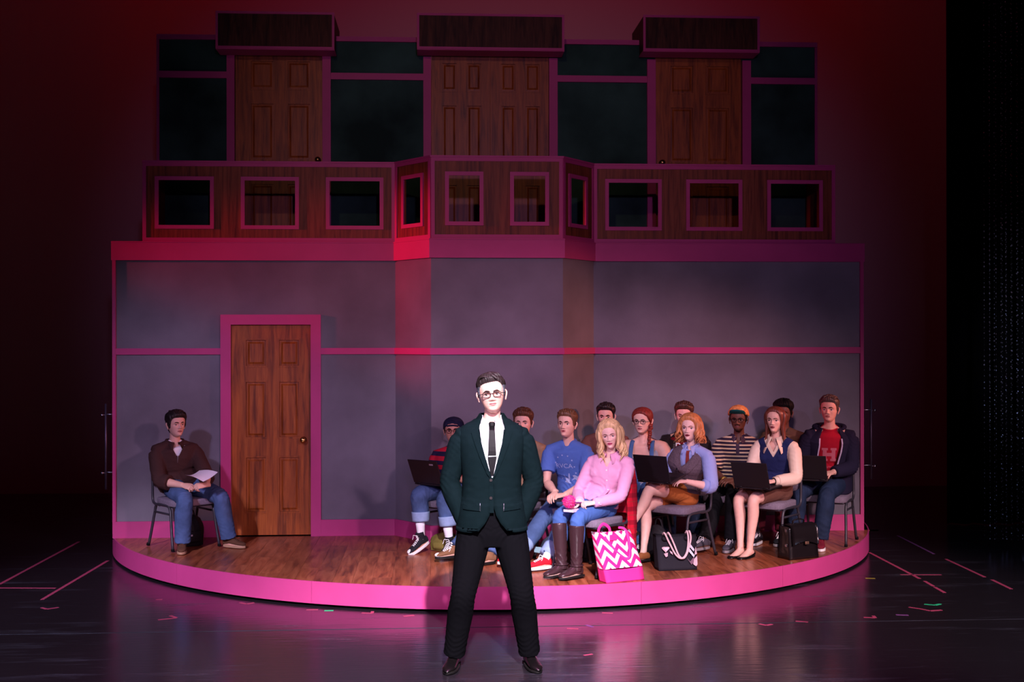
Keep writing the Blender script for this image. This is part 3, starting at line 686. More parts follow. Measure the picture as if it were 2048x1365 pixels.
def build_body(r, label, group=None):
    """one continuous skin surface: trunk, limbs, hands with five fingers and a head with a face; returns the person object"""
    core = MB(); core.add(*torso(r, infl=-.014, t1=1.0)); 
    if r.fem: bust(core, r, -.010)
    hm = head_matrix(r); hc = r.head
    top = hc+hm@np.array([0, .022, .050-.118]); nk = .043 if r.fem else .0515
    nk *= r.s*r.__dict__.get('nkw', 1.)
    mid = (r.N+top)/2+r.Ft*-.004
    core.add(*tube([r.N-UPV*.05, r.N, mid, top+UPV*.03], [nk*1.30, nk*1.10, nk*.97, nk*.96], 16, side=r.Lt, sub=3, round_end=False))
    for k in (-1, 1):          # slope of the shoulders
        core.add(*tube([r.N+UPV*.012, r.N*.62+r.sh[k]*.38+UPV*.002, r.sh[k]-UPV*.004], [nk*.80, .042*r.s, .05*r.s], 10, side=r.Ft, sub=2))
    for k in (-1, 1):
        L, S = arm_line(r, k, -.2, .6); core.add(*tube([q[1] for q in L], [q[2]*S-(.0 if r.bare else .006) for q in L], 14, side=r.Ft, sub=2))
        legs(core, r, k, -.1, 1., -.004 if r.barelegs else -.012)
        fd = fdir(r.feet[k].get('phi', r.phi)); pt = R(r.feet[k].get('toe', 0)); fd = fd*math.cos(pt)-UPV*math.sin(pt); fu = np.cross(fd, np.cross(UPV, fd)); a = r.an[k]; S2 = r.s*.92
        core.add(*tube([a-fd*.045*S2-fu*.045*S2, a+fd*.01*S2-fu*.035*S2, a+fd*.09*S2-fu*.052*S2, a+fd*.16*S2-fu*.062*S2, a+fd*.185*S2-fu*.064*S2], [(.028*S2, .026*S2), (.034*S2, .040*S2), (.038*S2, .024*S2), (.038*S2, .014*S2), (.028*S2, .010*S2)], 12, side=np.cross(fd, fu), sub=2))
    V, F = remesh(core, .0095, 5)
    parts = [(V, F, [0]*len(F))]
    # head
    G, TH, Z = head_grid(r.face); nz, nt = Z.shape; r.G, r.TH, r.Z = G, TH, Z
    r.GN = grid_normals(G)
    C = np.array([0, 0, .118]); r.hm, r.hc, r.hC = hm, hc, C
    HV = G.reshape(-1, 3); idx = np.zeros(len(GF), int)
    cen = np.array([HV[list(f[:4])].mean(0) for f in GF[:-2]])
    x, yy, zz = cen.T; fr = yy < -.05
    ul = .0635-.004*(np.abs(x)/.02)**2+.0015*np.exp(-((np.abs(x)-.006)/.004)**2); ll = .0435+.009*(np.abs(x)/.021)**2
    wl = r.face.get('mouth', .0235)
    idx[:-2][(np.abs(x) < wl) & (zz < ul) & (zz > ll) & fr] = 1
    if r.face.get('open'): idx[:-2][(np.abs(x) < .014) & (np.abs(zz-.0547) < .0026*(1-(x/.015)**2)) & fr] = 2
    else: idx[:-2][(np.abs(x) < .021) & (np.abs(zz-.0556) < .0011) & fr] = 2
    st = r.face.get('beard')
    if st:
        mu = (np.abs(x) < .026) & (zz > ul) & (zz < .0725-.0002) & fr; ch = (np.abs(x) < .05) & (zz < .034) & (yy < -.02)
        bd = (mu | ch) if st == 'goatee' else mu | ((zz < .05) & (yy < .0) & (np.abs(x) > .024)) | ch
        idx[:-2][bd & (idx[:-2] == 0)] = 3
    parts.append(((HV-C)@hm.T+hc, GF, idx))
    if not r.face.get('noears'):
        for k in (-1, 1):
            e = ear(k, r.face); parts.append(((np.array(e.V)-C)@hm.T+hc, e.F, [0]*len(e.F)))
    for k in (-1, 1):
        h = r.hands[k]
        fm = MB(); e, w = r.el[k], r.wr[k]; S = r.s*(.88 if r.fem else 1); L, _ = arm_line(r, k, .6, 1.)
        fm.add(*tube([e*.8+w*.2]+[q[1] for q in L], [.040*S]+[q[2]*S for q in L], 14, side=r.Ft, sub=2))
        hand(fm, w, h.get('x', nrm(w-e)), h.get('z', UPV), k, r.s*(.9 if r.fem else 1.), h.get('curl', 'rest'))
        hv, hf = remesh(fm, .0038 if h.get('seen', 1) else .006, 2, .4); parts.append((hv, hf, [0]*len(hf)))
    V, F, I = union(parts)
    base = np.array([*r.H[:2], HP if len(r.hip) < 3 else 0.])
    me_mats = [skin(*r.skin), lipmat(r.face.get('lip', (150, 84, 80))), M_MOUTH, r.face.get('bmat', M_LASH)]
    o = mk('person', V-base, F, me_mats, None, idx=I, smooth=True); o.location = base
    prop(o, label, 'person', group); r.o = o
    fw = lambda P: (np.asarray(P)-C)@hm.T+hc
    r.fw = fw
    bv = BVHTree.FromPolygons([tuple(v) for v in HV], [tuple(f) for f in GF[:-2]]); r.bv = bv
    # eyes with lids
    for k in (-1, 1):
        c = np.array([k*.0330, 0, .1165]); hit = bv.ray_cast(Vector((c[0], -.3, c[2])), Vector((0, 1, 0)))[0]; yb = hit.y+.0085
        c[1] = yb; em = MB(); gx = r.face.get('gaze', 0); gz = r.face.get('gazez', 0)
        n, m = 16, 14; V = []; 
        V, F = ball(c, .0128, n, m, basis=[[1, 0, 0], [0, 0, 1], [0, -1, 0]]); V = np.array(V)
        gd = nrm(np.array([gx, -1, gz])); ix = []
        for f in F:
            q = nrm(V[list(f)].mean(0)-c); dt = q@gd; ix.append(2 if dt > .955 else 1 if dt > .82 else 0)
        em.V = [tuple(v) for v in V]; em.F = list(F); em.I = ix
        lid = r.face.get('lid', 18)
        for up_, e0, e1, rd in ((1, lid, 88, .0140), (-1, -24, -80, .0137)):
            VV = []; FF = []; na, ne = 14, 7
            for a in range(na+1):
                az = R(-100+200*a/na)
                for b in range(ne+1):
                    base_e = e0 if up_ < 0 else e0-10*(abs(az)/1.7)**2
                    el = R(base_e+(e1-base_e)*b/ne); VV.append(c+rd*np.array([math.cos(el)*math.sin(az), -math.cos(el)*math.cos(az), math.sin(el)]))
            for a in range(na):
                for b in range(ne): q = a*(ne+1)+b; FF.append((q, q+1, q+ne+2, q+ne+1))
            em.add(VV, FF, 3)
            if up_ > 0:
                ed = [VV[a*(ne+1)]+np.array([0, -.0008, 0]) for a in range(2, na-1)]; em.add(*tube(ed, [.0007]+[r.face.get('lash', .0013)]*(len(ed)-2)+[.0008], 6), 4)
        mk('eye', fw(em.V), em.F, [M_SCLERA, M_IRIS[r.face.get('iris', 'brown')], M_PUPIL, skin(*(r.skin if 'shadow' not in r.face else r.face['shadow'])), M_LASH], o, idx=em.I, smooth=True)
        bp = []
        for t in np.linspace(0, 1, 9):
            x0 = k*(.012+.038*t); z0 = .1335+r.face.get('browz', 0)+.0055*math.sin(min(t*1.25, 1)*math.pi*.62)-.006*max(0, t-.7)/.3
            h = bv.ray_cast(Vector((x0, -.3, z0)), Vector((0, 1, 0)))[0]; bp.append((x0, h.y-.0004, z0))
        bw = r.face.get('brow', .0030)*1.45
        mk('eyebrow', fw(tube(bp, [(.0008, bw*.6)]+[(.0010, bw*.9)]*5+[(.0009, bw*.7), (.0008, bw*.45), (.0006, bw*.2)], 8, side=(0, 1, 0))[0]), tube(bp, [.001]*9, 8, side=(0, 1, 0))[1], r.face.get('browmat', M_BROW), o, smooth=True)
    return o
def hair_shell(r, off, mat, name='hair', extra=None):
    """hair volume over the skull; off(theta 0 front..pi back, height, x) gives its thickness, negative where there is no hair"""
    a = np.abs(((r.TH+np.pi) % (2*np.pi))-np.pi); t = off(a, r.Z, np.sin(r.TH)); t[0] = -.004
    V = r.G+r.GN*t[..., None]; mb = MB(); mb.add(V.reshape(-1, 3), GF)
    if extra: extra(mb)
    return mk(name, r.fw(mb.V), mb.F, mat, r.o, smooth=True)
def lock(mb, pts, rad, flat=1., n=6, sub=3):
    k = len(pts); rr = [rad*w for w in np.interp(np.linspace(0, 1, k), [0, .15, .6, 1], [.55, 1, .9, .12])]
    mb.add(*tube(pts, [(v, v*flat) for v in rr], n, sub=sub))
def hairmat(name, rgb, rough=.42, spec=.4):
    m = M(name, rgb, rough, spec, bump=.55, bscale=55, var=.35, vscale=60, stretch=(1, 1, .12)); return m
def short_hair(r, mat, top=.022, side=.010, front=.183, quiff=0., part=0., sweep=0., nlocks=70, seed=1, burn=.105, nape=.055, messy=.006, asym=0., temple=None):
    rs = np.random.RandomState(seed)
    def off(a, z, sx):
        line = np.interp(a, [0, .5, .85, 1.05, 1.25, 1.45, 1.75, 2.2, 3.15], [front, front-.002, front-.012, front-.035, burn+.012, burn, .115, nape+.012, nape])
        ms = sstep(-.004, .006+.016*sstep(1.3, .6, a), z-line-asym*sx*sstep(1.2, .3, a)+.0012*np.sin(sx*47+seed)+.0010*np.sin(sx*83)); th = side*.6+(top-side*.6)*sstep(.150, .205, z)
        th = th+quiff*sstep(.9, .2, a)*sstep(front-.004, front+.018, z)*(1-sstep(.215, .236, z)*.35)
        th = th+.0028*np.sin(a*38*np.sign(sx+1e-6)+z*60+seed)*sstep(.1, .2, z)+messy*.35*np.sin(sx*31+z*90)
        return -.005+(th+.005)*ms
    def extra(mb):
        for i in range(nlocks):
            x = rs.uniform(-.058, .058); y = rs.uniform(-.075, .06)
            if (x/.07)**2+(y/.085)**2 > 1: continue
            pts = []; dx = sweep*.020+rs.normal()*messy; dy = (.020 if quiff < .008 else .012)+rs.normal()*messy
            for t in np.linspace(0, 1, 5):
                px, py = x+dx*2*t, y+dy*2*t
                h = r.bv.ray_cast(Vector((px, py, .5)), Vector((0, 0, -1)))[0]
                if h is None: break
                up = top*.80+quiff*sstep(.0, -.06, py)*.9+.008*math.sin(t*math.pi); nn = nrm(np.array(h)-np.array([0, .0, .12])); pts.append(np.array(h)+nn*(up+rs.normal()*messy*.25))
            if len(pts) == 5: lock(mb, pts, rs.uniform(.0055, .0095), .55)
    o = hair_shell(r, off, [mat, temple] if temple else mat, extra=extra)
    if temple:
        ix = np.zeros(len(o.data.polygons), np.int32); HV = r.G.reshape(-1, 3)
        for i, f in enumerate(GF[:-2]):
            c = HV[list(f)].mean(0)
            if abs(c[0]) > .060 and c[2] < .168 and c[1] < .02: ix[i] = 1
        o.data.polygons.foreach_set('material_index', ix)
    return o
def glasses(r, mat, w=.0235, h=.0165, y=-.012, rim=.0018, z=.114):
    o = r.o; mb = MB(); xs = .0335; hit = min(r.bv.ray_cast(Vector((k*.012, -.3, .120)), Vector((0, 1, 0)))[0].y for k in (-1, 1)); yf = hit+y
    lens = []
    for k in (-1, 1):
        loop = []
        for t in np.linspace(0, 2*np.pi, 25):
            cx, cz = math.cos(t), math.sin(t); p = .55; X = w*np.sign(cx)*abs(cx)**p; Zz = h*np.sign(cz)*abs(cz)**p
            loop.append((k*xs+X, yf+abs(k*xs+X)**2*3.0, z+Zz))
        mb.add(*tube(loop, [(rim, rim*1.25)]*25, 6)); lens.append(loop)
        hx = k*(xs+w); mb.add(*tube([(hx, yf+hx*hx*3, z+h*.45), (k*.079*r.face.get('w', 1), yf+.024, z+h*.4), (k*.084*r.face.get('w', 1), -.03, z+.006), (k*.084*r.face.get('w', 1), .005, z+.004), (k*.081, .018, z-.010)], [rim*1.1]*5, 6, sub=2))
    mb.add(*tube([(-xs+w, yf+.0003, z+.004), (0, yf-.002, z+.007), (xs-w, yf+.0003, z+.004)], [rim]*3, 6, sub=3))
    g = mk('glasses', r.fw(mb.V), mb.F, mat, o, smooth=True)
    for lp in lens:
        c = np.mean(lp[:-1], 0); V = [c]+lp[:-1]+[c+np.array([0, .0012, 0])]+[np.array(q)+np.array([0, .0012, 0]) for q in lp[:-1]]; n = len(lp)-1
        F = [(0, i+1, (i+1) % n+1) for i in range(n)]+[(n+1, n+2+(i+1) % n, n+2+i) for i in range(n)]+[(i+1, n+2+i, n+2+(i+1) % n, (i+1) % n+1) for i in range(n)]
        mk('lens', r.fw(V), F, M_LENS, g)
def lens_material():
    m = bpy.data.materials.new('clear_lens'); t, b, L = nodes(m); t.nodes.remove(b)
    tr = t.nodes.new('ShaderNodeBsdfTransparent'); gl = t.nodes.new('ShaderNodeBsdfGlossy'); gl.inputs['Roughness'].default_value = .05; mx = t.nodes.new('ShaderNodeMixShader'); mx.inputs[0].default_value = .05
    tr.inputs[0].default_value = (.94, .94, .95, 1); L.new(tr.outputs[0], mx.inputs[1]); L.new(gl.outputs[0], mx.inputs[2]); L.new(mx.outputs[0], t.nodes['Material Output'].inputs[0]); return m
M_LENS = lens_material()

# ---- clothes
def garment(name, r, mb, mat, voxel=.0085, smooth=4, amp=.004, seed=1, wl=.1, local=(), idxf=None, mats=None):
    V, F = remesh(mb, voxel, smooth)
    if amp or local: V = folds(V, F, amp, seed, wl, local)
    o = mk(name, V, F, mats or mat, r.o, smooth=True); r.last = (V, F)
    if idxf is not None:
        cen = np.array([V[list(f)].mean(0) for f in F]); o.data.polygons.foreach_set('material_index', idxf(cen).astype(np.int32)); o.data.update()
    return o
def arm_folds(r, am=.0042, ks=(-1, 1)):
    out = []
    for k in ks: out += [(r.el[k], .055, am, r.el[k]-r.sh[k], .030), (r.sh[k]-UPV*.06+r.Ft*.05, .05, am*.7, r.Lt*.4+UPV, .034)]
    return out
def shirt(r, mat, sleeve_end=.40, infl=.014, hem=-.03, top=.985, amp=.004, seed=1, slf=.012, slfl=.008, name='shirt', local=None, extra=None, gs=1., voxel=.0085, sl=(-1, 1), yoke=True, crew=False, waist=0., mats=None, idxf=None):
    mb = MB(); mb.add(*torso(r, infl=lambda t: infl+waist*math.exp(-((t-.12)/.16)**2)+(.003 if t > .95 else 0), t0=hem, t1=top, gs=gs))
    if r.fem: bust(mb, r, infl*.7)
    for k in ((-1, 1) if yoke else ()):
        mb.add(*tube([r.N+r.Lt*k*.035*r.s-UPV*.004, r.N*.5+r.sh[k]*.5+UPV*.010, r.sh[k]], [(.052*r.s+infl*.5, .042*r.s+infl*.4)]*2+[.055*r.s+infl*.6], 12, side=r.Ft, sub=2))
    for k in sl: sleeve(mb, r, k, sleeve_end, slf, slfl)
    if crew:
        c = r.N+UPV*.006; q = r.s*(.88 if r.fem else 1); mb.add(*tube([c+r.Lt*math.cos(t)*.062*q+r.Ft*(math.sin(t)*.058*q+.004)-UPV*(math.sin(t)*.024+.010*max(0, math.sin(t))) for t in np.linspace(0, 2*np.pi, 25)[:-1]]+[c+r.Lt*.062*q+r.Ft*.004], [.017*q]*25, 10, side=UPV, cap=True, round_end=False))
    if extra: extra(mb)
    lf = local if local is not None else arm_folds(r)+[(spine(r, .12)+r.Ft*.1, .09, .010, UPV+r.Lt*.3, .045), (spine(r, .1)-r.Lt*.1, .07, .007, UPV, .04)]
    return garment(name, r, mb, mat, voxel, 4, amp, seed, .12, lf, mats=mats, idxf=idxf)
def collar_ring(r, mat, rad=.060, tube_r=.0085, tilt=.42, drop=.0, name='collar', dz=.012):
    c = r.N+UPV*dz; pts = []
    for t in np.linspace(0, 2*np.pi, 25): pts.append(c+r.Lt*math.cos(t)*rad*1.08+r.Ft*(math.sin(t)*rad+.004)-UPV*(math.sin(t)*rad*tilt+max(0, math.sin(t))**2*drop))
    return mk(name, *tube(pts, [(tube_r*.8, tube_r*1.3)]*25, 8, side=(0, 0, 1), cap=False), mat, r.o, smooth=True)
def shirt_collar(r, mat, rad=.062, h=.034, spread=.05, point=.05, name='collar', off=0., push=None):
    push = push if push is not None else (.016 if r.fem else .030)
    Ft, Lt = r.Ft, r.Lt; c = r.N+UPV*.016+Ft*off; mb = MB()
    n = 28; rows = []
    for i in range(n+1):
        t = R(90)+R(14)+(2*math.pi-R(28))*i/n; d = Lt*math.cos(t)*1.06+Ft*math.sin(t); fr = max(0, math.sin(t))
        b = c+d*rad-UPV*(.028*fr+.0); tp = b+UPV*h*.75-d*.002; fo = tp+d*.008-UPV*.002
        w = sstep(.62, .97, math.sin(t)) ; lo = b+d*(.016+.012*w)-UPV*(.006+point*w)+(Lt*math.copysign(spread, math.cos(t)))*w*.55+Ft*push*w
        rows.append((b, tp, fo, lo))
    V = []; F = []
    for q in rows: V += list(q)
    for i in range(n):
        for k in range(3): a = i*4+k; F.append((a, a+4, a+5, a+1))
    V = np.array(V); N = vnormals(V, F); m = len(V); VV = np.vstack([V, V+N*.0025]); FF = F+[tuple(x+m for x in f[::-1]) for f in F]
    for i in range(n): FF += [(i*4, i*4+m, i*4+4+m, i*4+4), (i*4+3, i*4+7, i*4+7+m, i*4+3+m)]
    for i in (0, n):
        for k in range(3): a = i*4+k; FF.append((a, a+1, a+1+m, a+m))
    return mk(name, VV, FF, mat, r.o, smooth=True)
def trousers(r, mat, end=.93, infl=.016, flare=0., amp=.004, seed=3, top=.14, name='trousers', turnup=None, gs=1., wl=.11):
    mb = MB(); mb.add(*torso(r, infl=.005, t0=-.2, t1=top, gs=gs))
    for k in (-1, 1): legs(mb, r, k, -.1, end, lambda t: infl+flare*max(0, t-.5))
    lf = []
    for k in (-1, 1): lf += [(r.kn[k], .075, .007, r.kn[k]-r.hj[k], .034), (r.hj[k]+r.Fp*.06, .08, .009, r.kn[k]-r.hj[k]+r.Lp*k*.5, .036), (r.an[k]*.8+r.kn[k]*.2, .08, .006, r.kn[k]-r.an[k], .040)]
    o = garment(name, r, mb, mat, .009, 4, amp, seed, wl, lf)
    if turnup:
        for k in (-1, 1):
            L = leg_line(r, k); ts = [q[0] for q in L]; P = np.array([q[1] for q in L]); rd = np.array([q[2] for q in L]); pp = []; rr = []
            for t in np.linspace(end-.105, end, 6): pp.append([np.interp(t, ts, P[:, c]) for c in range(3)]); rr.append(np.interp(t, ts, rd)+infl+flare*max(0, t-.5)+.006)
            mk('turn_up', *tube(pp, rr, 18, side=r.Lp, round_end=False), turnup, o, smooth=True)
    return o
def shoe(r, k, kind, mats, high=0.):
    """mats: upper, sole, laces/toe"""
    f = r.feet[k]; fd = fdir(f.get('phi', r.phi)); pt = R(f.get('toe', 0)); fd = fd*math.cos(pt)-UPV*math.sin(pt); lt = nrm(np.cross(UPV, fd)); fu = np.cross(fd, lt); a = r.an[k]; S = r.s*.95
    P = lambda x, y, z: a+(fd*x+lt*y+fu*z)*S
    G0 = -.080   # ground below the ankle
    xs = [-.066, -.055, -.02, .03, .08, .13, .165, .188, .198]; hw = [.018, .030, .036, .037, .041, .044, .040, .027, .010]
    hh = [.055, .066, .078, .080, .058, .040, .033, .024, .012]
    if kind == 'boot': hh = [.06, .085, .10, .098, .062, .042, .034, .024, .010]
    if kind == 'dress': xs = xs[:-1]+[.212]; hh = [.05, .06, .072, .068, .046, .034, .027, .020, .008]
    sl = {'sneaker': .026, 'dress': .016, 'boot': .018, 'flat': .008, 'suede': .024}[kind]
    V = []; F = []; n = 14
    if kind == 'flat': hh = [.045, .040, .026, .020, .022, .026, .024, .018, .008]
    for x, w, h in zip(xs, hw, hh):
        for j in range(n):
            t = 2*math.pi*j/n; cy, cz = math.cos(t), math.sin(t); V.append(P(x, w*np.sign(cy)*abs(cy)**.75, G0+sl+ (h*.5)*(1+ (abs(cz)**(.7 if cz < 0 else 1.05))*np.sign(cz))))
    m = len(xs)
    for i in range(m-1):
        for j in range(n): p, q = i*n+j, i*n+(j+1) % n; F.append((p, q, q+n, p+n))
    F.append(tuple(range(n-1, -1, -1))); F.append(tuple((m-1)*n+j for j in range(n)))
    mb = MB(); mb.add(V, F)
    if high: mb.add(*tube([P(.0, 0, -.02), P(-.004, 0, .02), P(-.006, 0, high)], [(.040*S, .046*S), (.039*S, .043*S), (.043*S, .046*S)], 16, side=lt, round_end=False))
    Vr, Fr = remesh(mb, .006, 3)
    o = mk('shoe', Vr, Fr, mats[0], r.o, smooth=True)
    out = []; nn = 26
    for i in range(nn):                 # outline of the sole
        t = 2*math.pi*i/nn; x = .066+.134*math.cos(t); w = np.interp(x, xs, hw)+.005; out.append((x, w*np.sign(math.sin(t))*min(1, abs(math.sin(t))**.5)))
    V = [P(x, y, G0) for x, y in out]+[P(x, y, G0+sl) for x, y in out]; F = [tuple(range(nn-1, -1, -1)), tuple(range(nn, 2*nn))]+[(i, (i+1) % nn, nn+(i+1) % nn, nn+i) for i in range(nn)]
    mk('sole', V, F, mats[1], o, bevel=.004)
    if kind == 'dress' or kind == 'boot':
        mk('heel', [P(*q) for q in [(-.07, -.03, G0), (-.01, -.033, G0), (-.01, .033, G0), (-.07, .03, G0), (-.07, -.03, G0+.02), (-.01, -.033, G0+.02), (-.01, .033, G0+.02), (-.07, .03, G0+.02)]], [(0,3,2,1),(4,5,6,7),(0,1,5,4),(1,2,6,5),(2,3,7,6),(3,0,4,7)], mats[1], o)
    if kind in ('sneaker', 'suede') and len(mats) > 2:
        lb = MB(); q = 5 if not high else 8
        for i in range(q):
            x = .112-.017*i; 
            if x < .03: x = .03-.004*(i-5); zb = .0+.020*(i-5)
            else: zb = None
            zt = G0+sl+np.interp(x, xs, hh)+.002 if zb is None else zb+.02
            xx = x if zb is None else .044-.001*i
            s2 = .018; lb.add(*tube([P(xx-.006, -s2, zt-.008), P(xx, 0, zt+.002), P(xx+.004, s2, zt-.008)], [.0042*S]*3, 6, sub=2))
            lb.add(*tube([P(xx+.004, -s2, zt-.008), P(xx, 0, zt+.003), P(xx-.006, s2, zt-.008)], [.0036*S]*3, 6, sub=2))
        x0 = .03 if not high else .045; z0 = G0+sl+.085 if not high else high-.015
        for sg in (-1, 1): lb.add(*tube([P(x0, 0, z0), P(x0+.012, sg*.02, z0+.012), P(x0+.016, sg*.032, z0-.012), P(x0+.03, sg*.036, z0-.03)], [.003*S]*4, 6, sub=3))
        mk('laces', lb.V, lb.F, mats[2], o, smooth=True)
        if high:
            cm = MB(); cm.add(*ball(P(.165, 0, G0+sl+.012), (.036*S, .030*S, .022*S), 14, 8, basis=[fd, lt, fu])); mk('toe_cap', cm.V, cm.F, mats[2], o, smooth=True)
    return o
def sock(r, k, mat, z0=-.02, z1=.16):
    d = nrm(r.kn[k]-r.an[k]); S = r.s
    return mk('sock', *tube([r.an[k]+d*z0, r.an[k]+d*.04, r.an[k]+d*z1], [.037*S, .036*S, .044*S], 16, side=r.Lp, sub=3, round_end=False), mat, r.o, smooth=True)
def decal(parent, VF, polys, center, right, up, mat, off=.0015, name='print', thick=0.):
    """flat print laid onto cloth: 2D triangles projected along the surface's facing direction"""
    V, F = VF; bv = BVHTree.FromPolygons([tuple(v) for v in V], [tuple(f) for f in F]); right, up = nrm(np.array(right, float)), np.array(up, float); up = nrm(up-right*(up@right)); nn = np.cross(right, up)
    c = np.array(center, float); P2, T = polys; out = []; low = []
    dm = [bv.ray_cast(Vector(c+right*x+up*y+nn*.4), Vector(-nn))[3] for x, y in P2]; dm = [d for d in dm if d is not None]; md = float(np.percentile(dm, 35)) if dm else .3; dm = .4-md
    for x, y in P2:
        o = c+right*x+up*y+nn*.4; h, n_, _, _ = bv.ray_cast(Vector(o), Vector(-nn))
        if h is None or (Vector(o)-h).length > md+.09:
            h, n_, _, _ = bv.find_nearest(Vector(c+right*x+up*y+nn*dm)); q_ = np.array(h); h = q_+right*((c-q_)@right+x)+up*((c-q_)@up+y)
        h = np.array(h); n_ = np.array(n_) if n_ is not None else nn; n_ = n_ if n_@nn > 0 else -n_
        out.append(h+n_*off)
        low.append(h+n_*(off-thick))
    if not thick: return mk(name, out, T, mat, parent)
    m = len(out); E = {}
    for t in T:
        for a, b in zip(t, t[1:]+t[:1]): E[(a, b)] = 1
    FF = list(T)+[tuple(x+m for x in t[::-1]) for t in T]+[(a, a+m, b+m, b) for a, b in E if (b, a) not in E]
    return mk(name, out+low, FF, mat, parent)
def tri2(polys, cell=.012):
    bm = bmesh.new()
    for p in polys:
        vs = [bm.verts.new((x, y, 0)) for x, y in p]; bm.faces.new(vs)
    bmesh.ops.triangulate(bm, faces=bm.faces)
    for _ in range(3):
        es = [e for e in bm.edges if e.calc_length() > cell]
        if not es: break
        bmesh.ops.subdivide_edges(bm, edges=es, cuts=1); bmesh.ops.triangulate(bm, faces=bm.faces)
    bm.verts.index_update(); P = [(v.co.x, v.co.y) for v in bm.verts]; T = [tuple(v.index for v in f.verts) for f in bm.faces]; bm.free()
    # face the viewer
    out = []
    for t in T:
        a, b, c = (P[i] for i in t); s = (b[0]-a[0])*(c[1]-a[1])-(b[1]-a[1])*(c[0]-a[0]); out.append(t if s > 0 else t[::-1])
    return P, out
def text2(s, size, sx=1.):
    cu = bpy.data.curves.new('t', 'FONT'); cu.body = s; cu.size = size; cu.align_x = 'CENTER'; cu.align_y = 'CENTER'; cu.resolution_u = 3
    o = bpy.data.objects.new('t', cu); TS.collection.objects.link(o); V, F, _ = _take(o); bpy.data.objects.remove(o); bpy.data.curves.remove(cu)
    return tri2([[(V[i][0]*sx, V[i][1]) for i in f] for f in F])

def vneck(o, r, depth, slope, base=0., zmax=.12):
    """cut a clean V (or round-bottomed) neckline into the front of a garment"""
    bm = bmesh.new(); bm.from_mesh(o.data); off = Vector(r.N)-o.matrix_basis.translation
    p_ = o.parent
    while p_ is not None: off = off-p_.matrix_basis.translation; p_ = p_.parent
    L, Fv, U = Vector(r.Lt), Vector(r.Ft), Vector((0, 0, 1)); off = Vector(off)
    loc = lambda c: ((c-off).dot(L), (c-off).dot(Fv), (c-off).z)
    planes = [(L*k*base-U*depth, (U-L*k*slope)) for k in (-1, 1)]+([(-U*depth, U)] if base > 0 else [])
    for co, no in planes:
        g = [f for f in bm.faces if loc(f.calc_center_median())[1] > -.03 and loc(f.calc_center_median())[2] > -depth-.05]
        g = list({e for f in g for e in f.edges})+list({v for f in g for v in f.verts})+g
        bmesh.ops.bisect_plane(bm, geom=g, plane_co=co+off, plane_no=no, dist=1e-6)
    dead = []
    for f in bm.faces:
        x, y, z = loc(f.calc_center_median())
        if z > -depth+max(abs(x)-base, 0)*slope and z > -depth and z < zmax and y > -.02: dead.append(f)
    bmesh.ops.delete(bm, geom=dead, context='FACES'); bm.to_mesh(o.data); bm.free()
    for q in o.data.polygons: q.use_smooth = True
def open_coat(r, rows, mat, name, thick=.006, n=48, parent=None, amp=.0025, seed=5, local=()):
    """shell open down the front; rows: (t on the spine, half width, half depth, half opening at the front)"""
    R0 = np.array(rows, float); tt = np.unique(np.concatenate([np.linspace(R0[0, 0], R0[-1, 0], 56), R0[:, 0]])); A = np.stack([tt]+[np.interp(tt, R0[:, 0], R0[:, c]) for c in (1, 2, 3)], 1)
    for c in (1, 2): A[1:-1, c] = .25*A[:-2, c]+.5*A[1:-1, c]+.25*A[2:, c]
    V = []; P = []
    for t, w, d, op in A: P.append(r.H*(1-t)+r.N*t+r.Ft*(r.bow*math.sin(math.pi*min(max(t, 0), 1))+.006))
    P = np.array(P); Tn = np.gradient(P, axis=0)
    for (t, w, d, op), p, tn in zip(A, P, Tn):
        tn = nrm(tn); u = min(max((t-.1)/.7, 0), 1); sd = nrm(r.Lp*(1-u)+r.Lt*u); sd = nrm(sd-tn*(sd@tn)); fr = np.cross(sd, tn); fr = fr if fr@r.Ft > 0 else -fr
        a0 = math.asin(min(max(op, .0004)/w, .97)); th = a0+(2*math.pi-2*a0)*np.linspace(0, 1, n)
        s_, c_ = np.sin(th), np.cos(th); s_ = np.sign(s_)*np.abs(s_)**.9; c_ = np.sign(c_)*np.abs(c_)**.85
        V += list(p+np.outer(s_*w, sd)+np.outer(c_*d, fr))
    m = len(A); F = []
    for i in range(m-1):
        for j in range(n-1): a = i*n+j; F.append((a, a+1, a+n+1, a+n))
    V = np.array(V); V = folds(V, F, amp, seed, .12, local); N = vnormals(V, F)
    if ((V-r.N)*N).sum(1).mean() < 0 and (N@r.Ft)[:1][0] < 0: pass
    c = P.mean(0); sg = np.sign((((V-c)*N).sum(1)).mean()); N = N*sg
    if sg < 0: F = [f[::-1] for f in F]
    r.last = (V, F); k = len(V); VV = np.vstack([V, V-N*thick]); FF = F+[tuple(x+k for x in f[::-1]) for f in F]
    E = {}
    for f in F:
        for a, b in zip(f, f[1:]+f[:1]): E[(a, b)] = 1
    FF += [(a, a+k, b+k, b) for a, b in E if (b, a) not in E]
    return mk(name, VV, FF, mat, parent or r.o, smooth=True)
def sleeve_part(r, k, mat, parent, end=1., infl=.014, flare=.006, name='sleeve', am=.008, seed=4, voxel=.0085, cap=.0):
    mb = MB(); sleeve(mb, r, k, end, infl, flare); mb.add(*tube([r.N*.30+r.sh[k]*.70+UPV*.004, r.sh[k]-UPV*.002], [.050*r.s+cap, .058*r.s+infl*.6], 12, side=r.Ft, sub=2))
    V, F = remesh(mb, voxel, 3); V = folds(V, F, .0035, seed+k, .1, arm_folds(r, am, (k,))); return mk(name, V, F, mat, parent, smooth=True)
